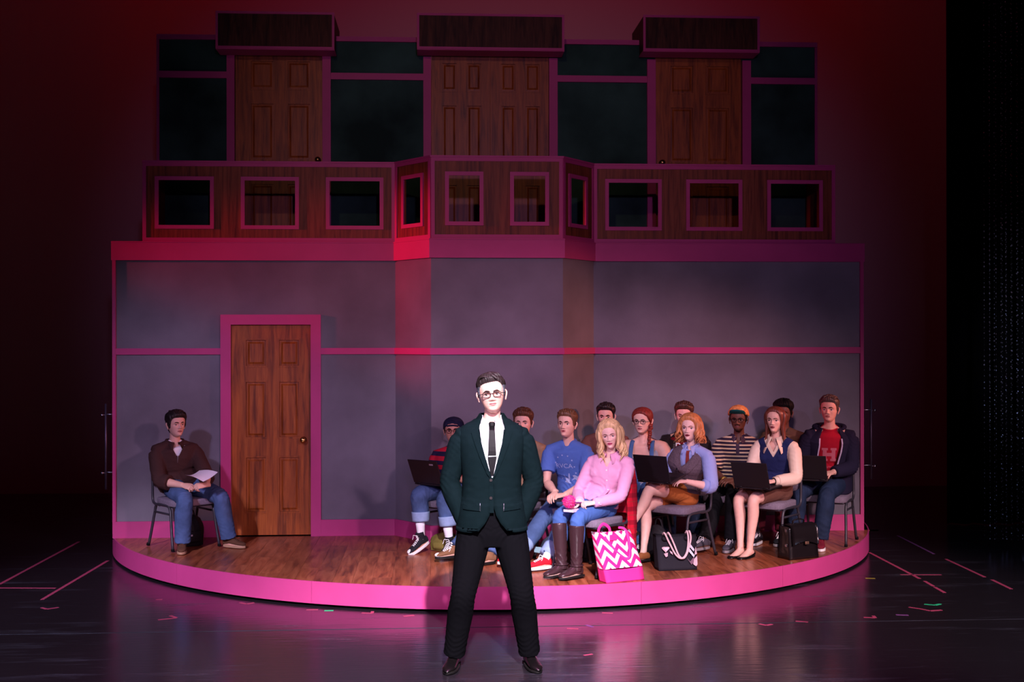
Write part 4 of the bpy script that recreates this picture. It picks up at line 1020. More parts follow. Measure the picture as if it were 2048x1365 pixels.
def skirt(r, mat, end, name='skirt', infl=.012, seed=6, amp=.003):
    mb = MB(); mb.add(*torso(r, infl=.012, t0=-.2, t1=.16)); mid = (r.kn[-1]+r.kn[1])/2; L = nrm(r.kn[1]-r.kn[-1]+1e-6*r.Lp); half = np.linalg.norm(r.kn[1]-r.kn[-1])/2
    for k in (-1, 1): legs(mb, r, k, -.1, end, infl)
    if r.__dict__.get('bridge', True): mb.add(*tube([r.H-UPV*.01, r.H*.5+mid*.5, r.H*(1-end*2)+mid*end*2], [(.12*r.s, .085*r.s), (half*.75+.03, .075*r.s), (half*.85+.02, .060*r.s)], 16, side=r.Lp, sub=3, round_end=False))
    return garment(name, r, mb, mat, .009, 5, amp, seed, .12, [(r.hj[k]+r.Fp*.06, .07, .006, r.kn[k]-r.hj[k]+r.Lp*.4, .03) for k in (-1, 1)])
def button(r, p, nn, mat, rad=.009, name='button', parent=None):
    nn = nrm(np.array(nn, float)); return mk(name, *tube([np.array(p), np.array(p)+nn*.004], [rad, rad*.9], 12, round_end=False), mat, parent or r.o, smooth=False)
# ---- cloth patterns
def stripes(name, cols, period, rough=.8, axis=2, wob=.0):
    m = bpy.data.materials.new(name); t, b, L = nodes(m); tc = t.nodes.new('ShaderNodeTexCoord'); sp = t.nodes.new('ShaderNodeSeparateXYZ'); L.new(tc.outputs['Object'], sp.inputs[0])
    mt = t.nodes.new('ShaderNodeMath'); mt.operation = 'DIVIDE'; mt.inputs[1].default_value = period; L.new(sp.outputs[axis], mt.inputs[0])
    fr = t.nodes.new('ShaderNodeMath'); fr.operation = 'FRACT'; L.new(mt.outputs[0], fr.inputs[0])
    r = t.nodes.new('ShaderNodeValToRGB'); r.color_ramp.interpolation = 'CONSTANT'; e = r.color_ramp.elements
    e[0].position = 0; e[0].color = (*hexlin(*cols[0][1]), 1); e[1].position = cols[1][0]; e[1].color = (*hexlin(*cols[1][1]), 1)
    for p, c in cols[2:]: x = e.new(p); x.color = (*hexlin(*c), 1)
    L.new(fr.outputs[0], r.inputs['Fac']); L.new(r.outputs['Color'], b.inputs['Base Color']); b.inputs['Roughness'].default_value = rough; b.inputs['Specular IOR Level'].default_value = .15; return m
def plaid(name, base, dark, line):
    m = bpy.data.materials.new(name); t, b, L = nodes(m); tc = t.nodes.new('ShaderNodeTexCoord'); sp = t.nodes.new('ShaderNodeSeparateXYZ'); L.new(tc.outputs['Object'], sp.inputs[0])
    def band(k, per, pts):
        mt = t.nodes.new('ShaderNodeMath'); mt.operation = 'DIVIDE'; mt.inputs[1].default_value = per; L.new(sp.outputs[k], mt.inputs[0]); fr = t.nodes.new('ShaderNodeMath'); fr.operation = 'FRACT'; L.new(mt.outputs[0], fr.inputs[0])
        r = t.nodes.new('ShaderNodeValToRGB'); r.color_ramp.interpolation = 'CONSTANT'; e = r.color_ramp.elements; e[0].position = 0; e[0].color = (0, 0, 0, 1); e[1].position = pts[0][0]; e[1].color = (pts[0][1],)*3+(1,)
        for p, v in pts[1:]: x = e.new(p); x.color = (v, v, v, 1)
        L.new(fr.outputs[0], r.inputs['Fac']); return r.outputs['Color']
    def mix(f, a, c, s):
        n = t.nodes.new('ShaderNodeMix'); n.data_type = 'RGBA'; mu = t.nodes.new('ShaderNodeMath'); mu.operation = 'MULTIPLY'; mu.inputs[1].default_value = s; L.new(f, mu.inputs[0]); L.new(mu.outputs[0], n.inputs['Factor'])
        if isinstance(a, tuple): n.inputs['A'].default_value = (*hexlin(*a), 1)
        else: L.new(a, n.inputs['A'])
        n.inputs['B'].default_value = (*hexlin(*c), 1); return n.outputs['Result']
    wide = [(.45, 1.), (.80, 0.)]; thin = [(.15, 1.), (.19, 0.)]
    c = mix(band(2, .11, wide), base, dark, .55); c = mix(band(0, .10, wide), c, dark, .55); c = mix(band(2, .11, thin), c, line, .8); c = mix(band(0, .10, thin), c, line, .8)
    L.new(c, b.inputs['Base Color']); b.inputs['Roughness'].default_value = .85; b.inputs['Specular IOR Level'].default_value = .1; return m

def coat_collar(r, mat, parent, a0=52, r_in=.072, r_out=.098, zb=.045, zf=-.030, w=.034, fwd=.0, spread=.0, name='collar'):
    """turned-down collar of a tailored coat, from notch to notch round the back of the neck; z given from the neck base"""
    n = 30; V = []
    for i in range(n+1):
        u = i/n; t = R(90)+R(a0)+(2*math.pi-2*R(a0))*u; s = math.sin(t); c = math.cos(t); f = sstep(-.4, math.sin(R(90)+R(a0)), s); d = r.Lt*c*1.05+r.Ft*s
        z = zb*(1-f)+zf*f; ft = r.Ft*fwd*f
        inn = r.N+d*(r_in+.012*f)+UPV*z+ft; top = inn+UPV*.010+d*.004; out = r.N+d*(r_out+.022*f)+UPV*(z-w)+ft+r.Lt*math.copysign(spread, c)*f
        V += [inn-UPV*.02, top, (top+out)/2+d*.006+UPV*.003, out]
    F = []
    for i in range(n):
        for k in range(3): a = i*4+k; F.append((a, a+4, a+5, a+1))
    V = np.array(V); N = vnormals(V, F); N = N*np.sign(((V-r.N)*N).sum(1).mean()); m = len(V); VV = np.vstack([V, V-N*.005]); FF = F+[tuple(x+m for x in f[::-1]) for f in F]
    for i in range(n): FF += [(i*4, i*4+m, i*4+4+m, i*4+4), (i*4+3, i*4+7, i*4+7+m, i*4+3+m)]
    for i in (0, n):
        for k in range(3): a = i*4+k; FF.append((a, a+1, a+1+m, a+m))
    return mk(name, VV, FF, mat, parent, smooth=True)

# ------------------------------------------------------------------ people
DENIM = M('blue_denim', (72, 94, 134), .8, .15, var=.28, vscale=9, bump=.15, bscale=180)
DENIM_L = M('pale_denim_turnup', (146, 170, 205), .85, .1, var=.12, vscale=20)
DENIM_D = M('dark_denim', (34, 48, 72), .8, .15, var=.35, vscale=7, bump=.15, bscale=180)
WHITE = M('white_cotton', (236, 236, 240), .8, .15); RUBBER = M('white_rubber', (228, 226, 226), .5, .3); LACE = M('white_laces', (235, 233, 232), .8, .1)
BLACKCLOTH = M('black_suit_cloth', (11, 24, 26), .9, .03, bump=.12, bscale=220, var=.1, vscale=30)
BLACKTROUSER = M('black_trouser_cloth', (12, 12, 15), .9, .03, bump=.1, bscale=200)
BLACKLEATHER = M('black_leather', (16, 13, 14), .28, .5, bump=.1, bscale=60)
DARKRUB = M('dark_rubber', (20, 18, 18), .6, .3)
FRAME_D = M('dark_glasses_frame', (20, 12, 14), .25, .5)
def P(**k):
    d = dict(s=.95, g=1., sw=.175, hw=1., fem=False, bare=False, barelegs=False, hs=.955, face={}, pitch=0, tilt=0); d.update(k); return rig(d)

# the man in the black suit standing in front
r = P(hip=(.094, -4.28, .905), phi=0, tphi=-2, hyaw=-2, pitch=4, tilt=-6, head=(.094, -4.315, 1.728), neck=(.096, -4.27, 1.548), shd=.088, bow=.02, s=1.03, g=1.06, sw=.190, hw=1.12, hs=.985,
      hands={-1: dict(w=(-.078, -4.30, .935), x=(.06, -.06, -1), z=(-1, -.2, -.1), pole=(-1, .35, -.1), curl='rest', seen=0), 1: dict(w=(.268, -4.30, .935), x=(-.06, -.06, -1), z=(1, -.2, -.1), pole=(1, .35, -.1), curl='rest', seen=0)},
      feet={-1: dict(a=(-.143, -4.235, .083), phi=-14, pole=(-.10, -1, 0)), 1: dict(a=(.335, -4.235, .083), phi=12, pole=(.10, -1, 0))},
      skin=('fair', (226, 178, 158)), face=dict(w=1.03, jaw=1.03, nose=1.05, lip=(186, 112, 108), iris='brown', brow=.0036, gaze=-.1, lid=20))
build_body(r, 'man in black suit and glasses standing in front, hands in pockets')
HB = hairmat('dark_brown_hair', (38, 30, 28), .5, .35)
short_hair(r, HB, top=.017, side=.010, front=.190, quiff=.010, sweep=-1.3, nlocks=120, seed=2, burn=.098, nape=.05, messy=.004, asym=.010, temple=hairmat('spotlit_temple', (96, 100, 108)))  # temple colour has the cool spotlight painted into the hair
glasses(r, FRAME_D, w=.0245, h=.0165, rim=.0021)
shirt(r, WHITE, sleeve_end=.9, infl=.004, slf=.000, slfl=.000, hem=.32, amp=.002, seed=3, gs=.90, sl=(), yoke=False, top=1.0)
shirt_collar(r, WHITE, rad=.066, h=.040, spread=.05, point=.052)
TIE = M('black_tie', (9, 9, 11), .6, .2)
VF = r.last; c = spine(r, .8)+r.Ft*.12
cz = r.N[2]
tp = [[(-.017, -.020), (.017, -.020), (.026, -.212), (.008, -.312), (-.008, -.312), (-.026, -.212)]]
decal(r.o, VF, tri2(tp), r.N, r.Lt, UPV, TIE, off=.012, thick=.008, name='tie')
kb = MB(); kc = r.N+r.Ft*.092-UPV*.010
kb.add(*tube([kc+UPV*.014+r.Ft*.0, kc, kc-UPV*.024+r.Ft*.010, kc-UPV*.036+r.Ft*.014], [(.021, .012), (.020, .013), (.015, .011), (.012, .008)], 12, side=r.Lt, sub=2))
mk('tie_knot', kb.V, kb.F, TIE, r.o, smooth=True)
tz = 1.345
trousers(r, BLACKTROUSER, end=.985, infl=.020, flare=.034, amp=.003, seed=8, top=.25)
# jacket: rows are (z, half width, half depth, half opening)
Hz, Nz = r.H[2], r.N[2]
rows = [(.878, .226, .172, .128), (.886, .226, .172, .104), (.905, .225, .171, .080), (.95, .220, .168, .042), (1.0, .212, .160, .016), (1.06, .200, .150, .003), (1.09, .192, .142, .0005), (1.15, .186, .138, .0005), (1.212, .186, .138, .0005), (1.225, .187, .139, .004), (1.33, .200, .145, .034), (1.42, .212, .138, .060), (1.47, .214, .124, .069), (1.505, .206, .108, .071), (1.53, .186, .096, .071), (1.552, .146, .086, .069), (1.575, .104, .079, .067), (1.598, .078, .073, .060)]
jk = open_coat(r, [((z-Hz)/(Nz-Hz), w, d, o) for z, w, d, o in rows], BLACKCLOTH, 'jacket', thick=.007, amp=.002, local=[(np.array([.094, -4.42, 1.2]), .07, .006, (0, 0, 1), .05), (np.array([.25, -4.38, 1.1]), .08, .005, (.3, 0, 1), .05), (np.array([-.06, -4.38, 1.1]), .08, .005, (-.3, 0, 1), .05)])
JV = r.last
for k in (-1, 1): sleeve_part(r, k, BLACKCLOTH, jk, end=1.0, infl=.018, flare=.010, am=.0085, cap=.004)
x0 = .094
coat_collar(r, BLACKCLOTH, jk, a0=48, r_in=.074, r_out=.092, zb=.050, zf=-.030, w=.036, fwd=.012, spread=.012)
for k in (-1, 1):
    pl = [(k*.073, 1.512), (k*.069, 1.48), (k*.062, 1.43), (k*.036, 1.335), (k*.006, 1.222), (k*.004, 1.205), (k*.030, 1.245), (k*.075, 1.35), (k*.108, 1.442), (k*.124, 1.492), (k*.100, 1.503)]
    decal(jk, JV, tri2([[(x, z-1.4) for x, z in pl]]), (x0, -4.28, 1.4), r.Lt, UPV, BLACKCLOTH, off=.010, thick=.006, name='lapel')
    pf = [(k*.070, 1.062), (k*.172, 1.066), (k*.172, 1.022), (k*.070, 1.014)]
    decal(jk, JV, tri2([[(x, z-1.04) for x, z in pf]]), (x0, -4.28, 1.04), r.Lt, UPV, BLACKCLOTH, off=.008, thick=.006, name='pocket_flap')
    decal(jk, JV, tri2([[(k*.0695, .022), (k*.0725, .022), (k*.0725, -.026), (k*.0695, -.026)]]), (x0, -4.28, 1.04), r.Lt, UPV, M_STEEL, off=.0088, name='pocket_edge')
decal(jk, JV, tri2([[(-.016, .050), (.006, .050), (.012, -.165), (-.016, -.165)]], .02), (x0, -4.28, 1.17), r.Lt, UPV, BLACKCLOTH, off=.006, thick=.005, name='front_edge')
bt = M('dark_button', (50, 46, 46), .25, .5)
for z in (1.205, 1.095):
    h = BVHTree.FromPolygons([tuple(v) for v in JV[0]], [tuple(f) for f in JV[1]]).ray_cast(Vector((x0-.012, -5, z)), Vector((0, 1, 0)))[0]
    button(r, np.array(h)-[0, .008, 0], (0, -1, 0), bt, .010, parent=jk)
h = BVHTree.FromPolygons([tuple(v) for v in VF[0]], [tuple(f) for f in VF[1]]).ray_cast(Vector((x0, -5, 1.352)), Vector((0, 1, 0)))[0]
mk('tie_clip', *tube([np.array(h)+np.array([-.026, -.0135, -.001]), np.array(h)+np.array([.026, -.0135, .001])], [.0032]*2, 8), M_STEEL, r.o)
for k in (-1, 1): shoe(r, k, 'dress', (BLACKLEATHER, DARKRUB))

GREEN = M_LASH
def H(w, x=None, z=(0, 0, 1), curl='rest', **k):
    d = dict(w=w, z=z, curl=curl, **k)
    if x is not None: d['x'] = x
    return d
def A(a, phi, **k): return dict(a=a, phi=phi, **k)
AZ = HP+.078
# seated alone at the left by the door, holding a sheet of paper
r = P(hip=(-2.585, -.50), phi=36, tphi=24, hyaw=36, pitch=4, head=(-2.608, -.60, 1.309), s=.96, g=1.05, sw=.172, face=dict(jaw=1.02, iris='dark', brow=.0034, lip=(176, 104, 100), gaze=.15),
      hands={-1: H((-2.505, -.835, .785), (.75, -.35, -.10), (-.3, -.5, .8), 'grip'), 1: H((-2.285, -.86, .79), (-.80, -.45, -.05), (.4, -.4, .8), 'grip')},
      feet={-1: A((-2.50, -.86, AZ), 8), 1: A((-2.13, -.63, AZ), 62)}, skin=('fair', (226, 178, 158)))
build_body(r, 'man in dark brown pullover seated alone at left by the door, holding paper')
short_hair(r, HB, top=.024, side=.017, front=.180, quiff=.006, sweep=1.0, nlocks=90, seed=4, burn=.085, nape=.035, messy=.007)
BROWN = M('brown_pullover', (66, 44, 42), .85, .12, bump=.15, bscale=120, var=.12)
shirt(r, WHITE, sleeve_end=.3, infl=.004, hem=.2, amp=.001, name='undershirt')
o = shirt(r, BROWN, sleeve_end=.72, infl=.026, slf=.018, slfl=.016, hem=-.06, amp=.006, seed=9, waist=.016); vneck(o, r, .105, 2.0, base=.012)
shirt_collar(r, BROWN, rad=.070, h=.030, spread=.03, point=.035)
VF = r.last; decal(o, VF, tri2([[(-.004, .11), (.004, .11), (.004, .045), (-.004, .045)]]), r.N-UPV*.215, r.Lt, UPV, M_STEEL, name='zip_pull', off=.003)
trousers(r, DENIM, end=.985, infl=.018, flare=.050, amp=.006, seed=10)
BSUEDE = M('brown_suede', (92, 62, 46), .85, .15, bump=.2, bscale=150)
for k in (-1, 1): shoe(r, k, 'suede', (BSUEDE, M('tan_sole', (176, 140, 112), .6, .2), BSUEDE))

# backward cap, striped shirt, behind the suit's right arm
r = P(hip=(-.06, -.83), phi=-42, tphi=-24, hyaw=-8, pitch=3, head=(-.097, -.90, 1.260), s=.95, g=1.12, sw=.172, face=dict(jaw=1.05, w=1.03, iris='dark', brow=.0036, lip=(176, 100, 96)),
      hands={-1: H((-.20, -.98, .862), (-.7, -.7, -.04), (-.2, -.2, 1), 'type'), 1: H((-.07, -1.10, .862), (-.75, -.6, -.04), (0, -.2, 1), 'type')},
      feet={-1: A((-.385, -1.05, AZ+.045), -52, toe=24), 1: A((-.135, -1.24, AZ+.03), -28, toe=16)}, skin=('tan', (206, 150, 124)))
build_body(r, 'man in backward navy cap and red striped shirt seated behind the open laptop at left')
def cap_off(a, z, sx):
    line = np.interp(a, [0, .55, .8, 1.2, 1.8, 3.15], [.188, .180, .160, .145, .118, .100]); return -.005+.021*sstep(-.003, .003, z-line)
NAVYCAP = M('navy_cap', (32, 34, 58), .8, .15, bump=.1, bscale=200)
short_hair(r, HB, top=.010, side=.008, nlocks=0, front=.19, burn=.10)
def arch(mb):
    pts = []
    for t in np.linspace(-1, 1, 17):
        x = t*.052; h = r.bv.ray_cast(Vector((x, -.3, .168-.004*t*t)), Vector((0, 1, 0)))[0]; pts.append((x*1.03, h.y-.010, .170-.006*t*t))
    mb.add(*tube(pts, [(.003, .008)]*17, 8, side=(0, 1, 0)))
    pts = [(math.sin(t)*.040, -.094+.020*(1-math.cos(t)), .176+.042*math.cos(t)) for t in np.linspace(-1.4, 1.4, 15)]; mb.add(*tube(pts, [.005]*15, 8))
cp_ = hair_shell(r, cap_off, NAVYCAP, 'cap', extra=arch)
bm_ = MB(); bv_ = []
for i in range(13):
    a = -1.0+2.0*i/12
    for rr_, zz_ in ((.100, .112), (.135, .104), (.165, .094)): bv_.append((math.sin(a)*rr_*.78, math.cos(a)*rr_+.0, zz_+.006*math.cos(a*1.4)))
bm_.add(bv_+[(x, y, z-.004) for x, y, z in bv_], [(3*i+j, 3*i+j+1, 3*i+j+4, 3*i+j+3) for i in range(12) for j in range(2)]+[(39+3*i+j+3, 39+3*i+j+4, 39+3*i+j+1, 39+3*i+j) for i in range(12) for j in range(2)]+[(3*i+2, 3*i+41, 3*i+44, 3*i+5) for i in range(12)])
mk('brim', r.fw(bm_.V), bm_.F, NAVYCAP, cp_, smooth=True)
glasses(r, FRAME_D, w=.0235, h=.0175)
REDSTR = stripes('red_navy_stripes', [(0, (196, 36, 58)), (.52, (40, 38, 66))], .080)
shirt(r, REDSTR, sleeve_end=.62, crew=True, infl=.018, slfl=.012, seed=11); collar_ring(r, M('navy_rib', (40, 38, 66), .8), rad=.062)
trousers(r, DENIM, end=.80, infl=.022, flare=.02, amp=.006, seed=12, turnup=DENIM_L)
CANVAS = M('black_canvas', (34, 34, 40), .85, .15, bump=.1, bscale=200)
for k in (-1, 1): sock(r, k, WHITE, .0, .15); shoe(r, k, 'sneaker', (CANVAS, RUBBER, LACE), high=.075)

# brown haired man mostly hidden behind the suit's left arm
r = P(hip=(.47, -1.08), phi=-40, tphi=-28, hyaw=-14, pitch=2, head=(.512, -1.12, 1.340), s=.97, sw=.178, face=dict(iris='brown', brow=.0034),
      hands={-1: H((.20, -1.38, .80), (-.8, -.5, -.1)), 1: H((.40, -1.46, .80), (-.8, -.5, -.1))},
      feet={-1: A((-.125, -1.50, AZ), -66), 1: A((.19, -1.66, AZ), -60)}, skin=('fair', (226, 178, 158)))
build_body(r, 'brown haired man in tan shirt seated half hidden behind the left arm of the suit')
HR = hairmat('chestnut_hair', (84, 50, 34)); short_hair(r, HR, top=.024, side=.009, front=.182, quiff=.012, sweep=.6, nlocks=110, seed=6, messy=.011)
shirt(r, M('tan_shirt', (146, 118, 92), .85, .12, var=.15, bump=.1), sleeve_end=.95, infl=.018, seed=13); shirt_collar(r, M('tan_collar', (140, 112, 88), .85), rad=.066, h=.026, spread=.03, point=.03)
trousers(r, DENIM, end=.97, infl=.018, flare=.03, seed=14)
for k in (-1, 1): shoe(r, k, 'suede', (M('tan_suede', (128, 92, 66), .85, .15, bump=.2, bscale=150), DARKRUB, LACE), high=.03)

# blue T-shirt
r = P(hip=(.955, -1.38), phi=-44, tphi=-27, hyaw=-30, pitch=6, head=(.862, -1.50, 1.352), s=.955, g=.98, sw=.172, face=dict(w=.97, iris='brown', brow=.0034, open=1, lip=(188, 100, 100), gazez=.15, lid=26),
      hands={-1: H((.735, -1.73, .800), (-.45, -.80, -.25), (-.3, -.1, 1), 'rest'), 1: H((.815, -1.775, .785), (-.93, -.20, -.10), (0, -.35, 1), 'rest')},
      feet={-1: A((.385, -1.80, AZ), -66), 1: A((.625, -1.97, AZ), -64)}, skin=('fair', (226, 178, 158)))
build_body(r, 'young man in blue printed T-shirt seated at the front, left of the blonde woman')
short_hair(r, hairmat('light_brown_hair', (104, 70, 48)), top=.018, side=.007, front=.184, quiff=.007, sweep=-.9, nlocks=100, seed=7, burn=.10, messy=.005)
BLUE = M('blue_jersey', (84, 116, 188), .85, .12, bump=.12, bscale=200, var=.06)
ts = shirt(r, BLUE, sleeve_end=.34, crew=True, infl=.015, slfl=.012, seed=15, waist=.006); collar_ring(r, BLUE, rad=.061, tube_r=.006, tilt=.5, drop=.012); VF = r.last
INK = M('pale_blue_print', (176, 190, 228), .8, .1)
cB = r.N-UPV*.185+r.Lt*.006
decal(ts, VF, text2('RVCA', .055, 1.12), cB+r.Lt*-.022, r.Lt, UPV, INK, name='lettering')
def star(x, y, q=.009): return [(x+q*(1 if i % 2 == 0 else .42)*math.sin(i*math.pi/5), y+q*(1 if i % 2 == 0 else .42)*math.cos(i*math.pi/5)) for i in range(10)]
decal(ts, VF, tri2([star(*p) for p in [(-.098, .028), (-.072, .074), (-.030, .094), (.020, .088), (.054, .052), (.070, -.004), (.076, -.058), (-.058, -.112)]]), cB, r.Lt, UPV, INK, name='star_print')
bird1 = [[(-.038, -.070), (-.020, -.100), (.000, -.108), (.012, -.062), (.020, -.064), (.018, -.110), (.010, -.136), (.030, -.150), (.002, -.150), (-.034, -.140), (-.022, -.122)]]
bird2 = [[(.030, -.126), (.052, -.100), (.044, -.080), (.064, -.074), (.082, -.086), (.112, -.086), (.092, -.100), (.098, -.150), (.086, -.146), (.066, -.112), (.048, -.116)]]
for b_ in (bird1, bird2): decal(ts, VF, tri2(b_), cB, r.Lt, UPV, INK, name='bird_print')
trousers(r, DENIM, end=.92, infl=.018, flare=.035, seed=16, turnup=DENIM_L)
REDC = M('red_canvas', (206, 30, 48), .8, .15)
for k in (-1, 1): sock(r, k, WHITE, .0, .09); shoe(r, k, 'sneaker', (REDC, RUBBER, LACE))

# blonde woman in the pink shirt
r = P(hip=(1.060, -2.03), phi=-47, tphi=-27, hyaw=-14, pitch=-4, tilt=-7, head=(1.140, -2.13, 1.305), s=.945, g=.98, sw=.158, fem=True, hs=.93,
      face=dict(w=.95, jaw=.90, nose=.85, lip=(186, 62, 98), iris='blue', brow=.0024, lash=.0022, lid=12, gaze=-.1, noears=1, browmat=M('fair_brow', (120, 84, 66), .7)),
      hands={-1: H((.880, -2.27, .790), (-.85, -.45, .05), (-.2, -.5, .8), 'grip'), 1: H((.985, -2.32, .785), (-.95, -.25, -.02), (.1, -.4, .9), 'grip')},
      feet={-1: A((.735, -2.28, HP+.085), -58), 1: A((.845, -2.345, HP+.085), -56)}, skin=('pale', (240, 196, 182)))
build_body(r, 'blonde woman in pink shirt, jeans and tall brown boots seated at the front')
BLOND = hairmat('blonde_hair', (226, 188, 138), .42, .4)
def long_hair(r, mat, lines, wave, length, rad, vol, seed, front=.188, nl=70, curl_from=.06, name='hair', side=.012, turns=9., ends=.10):
    """hair falling from a parting over the skull: shell on the head, then locks that wave below curl_from"""
    rs = np.random.RandomState(seed)
    def off(a, z, sx):
        line = np.interp(a, [0, .4, .72, .95, 1.2, 1.6, 3.15], [front, front-.004, front-.022, .130, .07, .03, .0]); ms = sstep(-.003, .022, z-line); return -.005+(.005+side+vol*.55*sstep(.10, .2, z)+.0022*np.sin(sx*55+z*40))*ms
    def extra(mb):
        for i in range(nl):
            a = rs.uniform(*lines)*rs.choice([-1, 1]); g = rs.uniform(.85, 1.15); ph = rs.uniform(0, 6); pts = []; L = length*rs.uniform(.85, 1.05); lay = rs.uniform(.55, 1.)
            zs = np.linspace(.205, -L, 18); fr_ = max(0, math.cos(a))
            for z in zs:
                zc = max(z, .075); ring = np.interp(zc, HZ, HWD); rf = np.interp(zc, HZ, HFR if math.cos(a) > 0 else HBK)
                bulge = (vol*sstep(.225, .10, z)+.010)*lay
                x = math.sin(a)*(ring+bulge); y = -math.cos(a)*(rf*(.86 if math.cos(a) > 0 else 1)+bulge)
                if z < curl_from:
                    q = (curl_from-z)/(curl_from+L); w_ = wave*min(1, q*2); x += w_*math.sin(ph+q*turns)*(.6+.4*g); y += w_*math.cos(ph+q*turns)*.9; x *= 1+ends*q; y -= .022*q*fr_-.012*q*(1-fr_)
                pts.append((x, y, z))
            lock(mb, pts, rad*g, .8, 7, 1)
    return hair_shell(r, off, mat, name, extra)
long_hair(r, BLOND, (.82, 3.0), .020, .100, .0155, .030, 21, nl=100, front=.190, curl_from=.085, turns=8.)
PINKS = M('pink_cotton', (228, 166, 200), .8, .15, bump=.06, bscale=120)
o = shirt(r, PINKS, sleeve_end=.95, infl=.016, slf=.011, slfl=.006, hem=.0, seed=17, amp=.004); VF = r.last; vneck(o, r, .085, 2.0, base=.004)
shirt_collar(r, PINKS, rad=.056, h=.036, spread=.045, point=.045)
decal(o, VF, tri2([[(-.014, -.08), (.014, -.08), (.014, -.46), (-.014, -.46)]], .02), r.N, r.Lt, UPV, PINKS, off=.005, thick=.004, name='button_placket')
for q in (-.11, -.19, -.27, -.35): decal(o, VF, tri2([[(.006*math.cos(t), q+.006*math.sin(t)) for t in np.linspace(0, 2*np.pi, 9)[:-1]]]), r.N, r.Lt, UPV, RUBBER, off=.0075, thick=.002, name='button')
for k in (-1, 1):
    d = nrm(r.wr[k]-r.el[k]); mk('cuff', *tube([r.wr[k]-d*.052, r.wr[k]-d*.002], [.040, .038], 16, round_end=False), PINKS, o, smooth=True)
trousers(r, M('stretch_denim', (70, 104, 166), .8, .15, var=.2, vscale=9, bump=.1, bscale=180), end=.75, infl=.006, flare=0, amp=.002, seed=18)
BOOT = M('brown_boot_leather', (58, 38, 42), .27, .55, bump=.15, bscale=40)
for k in (-1, 1):
    b_ = shoe(r, k, 'boot', (BOOT, DARKRUB)); d = nrm(r.kn[k]-r.an[k]); mb = MB(); q = [.0, .05, .12, .20, .29, .345]; rr_ = [.045, .046, .049, .056, .062, .060]
    mb.add(*tube([r.an[k]-d*.02]+[r.an[k]+d*x for x in q], [.044]+rr_, 18, side=r.Lp, sub=2, round_end=False)); V, F = remesh(mb, .006, 2); V = folds(V, F, .0015, 3, .14, [(r.an[k]+d*.06, .045, .009, d+r.Lp*.5, .040)])
    mk('boot_shaft', V, F, BOOT, b_, smooth=True)
    mk('ankle_strap', *tube([r.an[k]+d*.022+np.array([math.cos(t), math.sin(t), 0])*.052 for t in np.linspace(0, 2*np.pi, 17)], [.005]*17, 6, cap=False), BOOT, b_, smooth=True)

# dark haired man behind the blonde
r = P(hip=(1.345, -.345), phi=-25, tphi=-15, hyaw=-16, head=(1.341, -.42, 1.350), s=.96, face=dict(iris='dark', brow=.004, browz=-.002),
      hands={-1: H((1.13, -.70, .80), (-.4, -.9, -.1)), 1: H((1.34, -.74, .80), (-.5, -.8, -.1))}, feet={-1: A((1.09, -.78, AZ), -30), 1: A((1.32, -.82, AZ), -25)}, skin=('fair', (226, 178, 158)))
build_body(r, 'dark haired man in brown shirt seated directly behind the blonde woman')
short_hair(r, hairmat('black_brown_hair', (34, 24, 24)), top=.022, side=.008, front=.185, quiff=.010, nlocks=90, seed=8)
shirt(r, M('brown_tee', (110, 70, 62), .85, .12), sleeve_end=.4, crew=True, infl=.018, seed=19); collar_ring(r, M('brown_rib', (104, 66, 58), .85))
trousers(r, DENIM_D, end=.97, infl=.018, flare=.03, seed=20)
for k in (-1, 1): shoe(r, k, 'sneaker', (CANVAS, RUBBER, LACE))

# woman in denim dungarees with a red side braid
r = P(hip=(1.645, -.86), phi=-26, tphi=-20, hyaw=-28, pitch=-2, head=(1.598, -.96, 1.343), s=.98, g=1.22, sw=.172, fem=True, bare=True, hs=.965, ag=1.35, nkw=1.1,
      face=dict(w=1.04, jaw=1.10, nose=.95, lip=(176, 92, 92), iris='brown', brow=.0028, gaze=-.1),
      hands={-1: H((1.45, -1.22, .84), (-.5, -.85, -.1)), 1: H((1.67, -1.24, .84), (-.7, -.7, -.1))}, feet={-1: A((1.33, -1.24, AZ), -35), 1: A((1.53, -1.27, AZ), -25)}, skin=('fair', (226, 178, 158)))
build_body(r, 'woman in denim dungarees and glasses with a red side braid')
RED = hairmat('auburn_hair', (120, 42, 34), .5, .35)
def braid_off(a, z, sx):
    line = np.interp(a, [0, .4, .8, 1.1, 1.4, 1.7, 3.15], [.192, .186, .166, .130, .110, .07, .02]); return -.005+.019*sstep(-.003, .010, z-line)
def braid(mb):
    for i in range(9):
        z = .075-.020*i; mb.add(*ball((.080+.004*math.sin(i*2), -.012-.006*i+(.006 if i % 2 else -.004), z), (.024-.0010*i, .022-.0008*i, .017), 10, 7))
    mb.add(*tube([(.05, .05, .10), (.074, .02, .09), (.080, -.010, .075)], [.024, .022, .019], 10, sub=2)); mb.add(*tube([(.082, -.06, -.105), (.083, -.063, -.13), (.084, -.064, -.150)], [.011, .013, .004], 8))
hair_shell(r, braid_off, RED, extra=braid)
glasses(r, FRAME_D, w=.0225, h=.0145)
o = shirt(r, M('grey_tank', (168, 164, 168), .85, .12), sl=(), infl=.010, hem=-.1, top=.86, seed=22); VF = r.last; vneck(o, r, .145, 1.0, base=.06)
DB = M('dungaree_denim', (70, 104, 150), .82, .15, var=.25, vscale=9, bump=.15, bscale=180)
tr = trousers(r, DB, end=.97, infl=.018, flare=.03, seed=23, top=.36)
decal(tr, VF, tri2([[(-.115, -.160), (.115, -.160), (.135, -.36), (-.135, -.36)]], .02), r.N, r.Lt, UPV, DB, off=.012, thick=.009, name='bib')
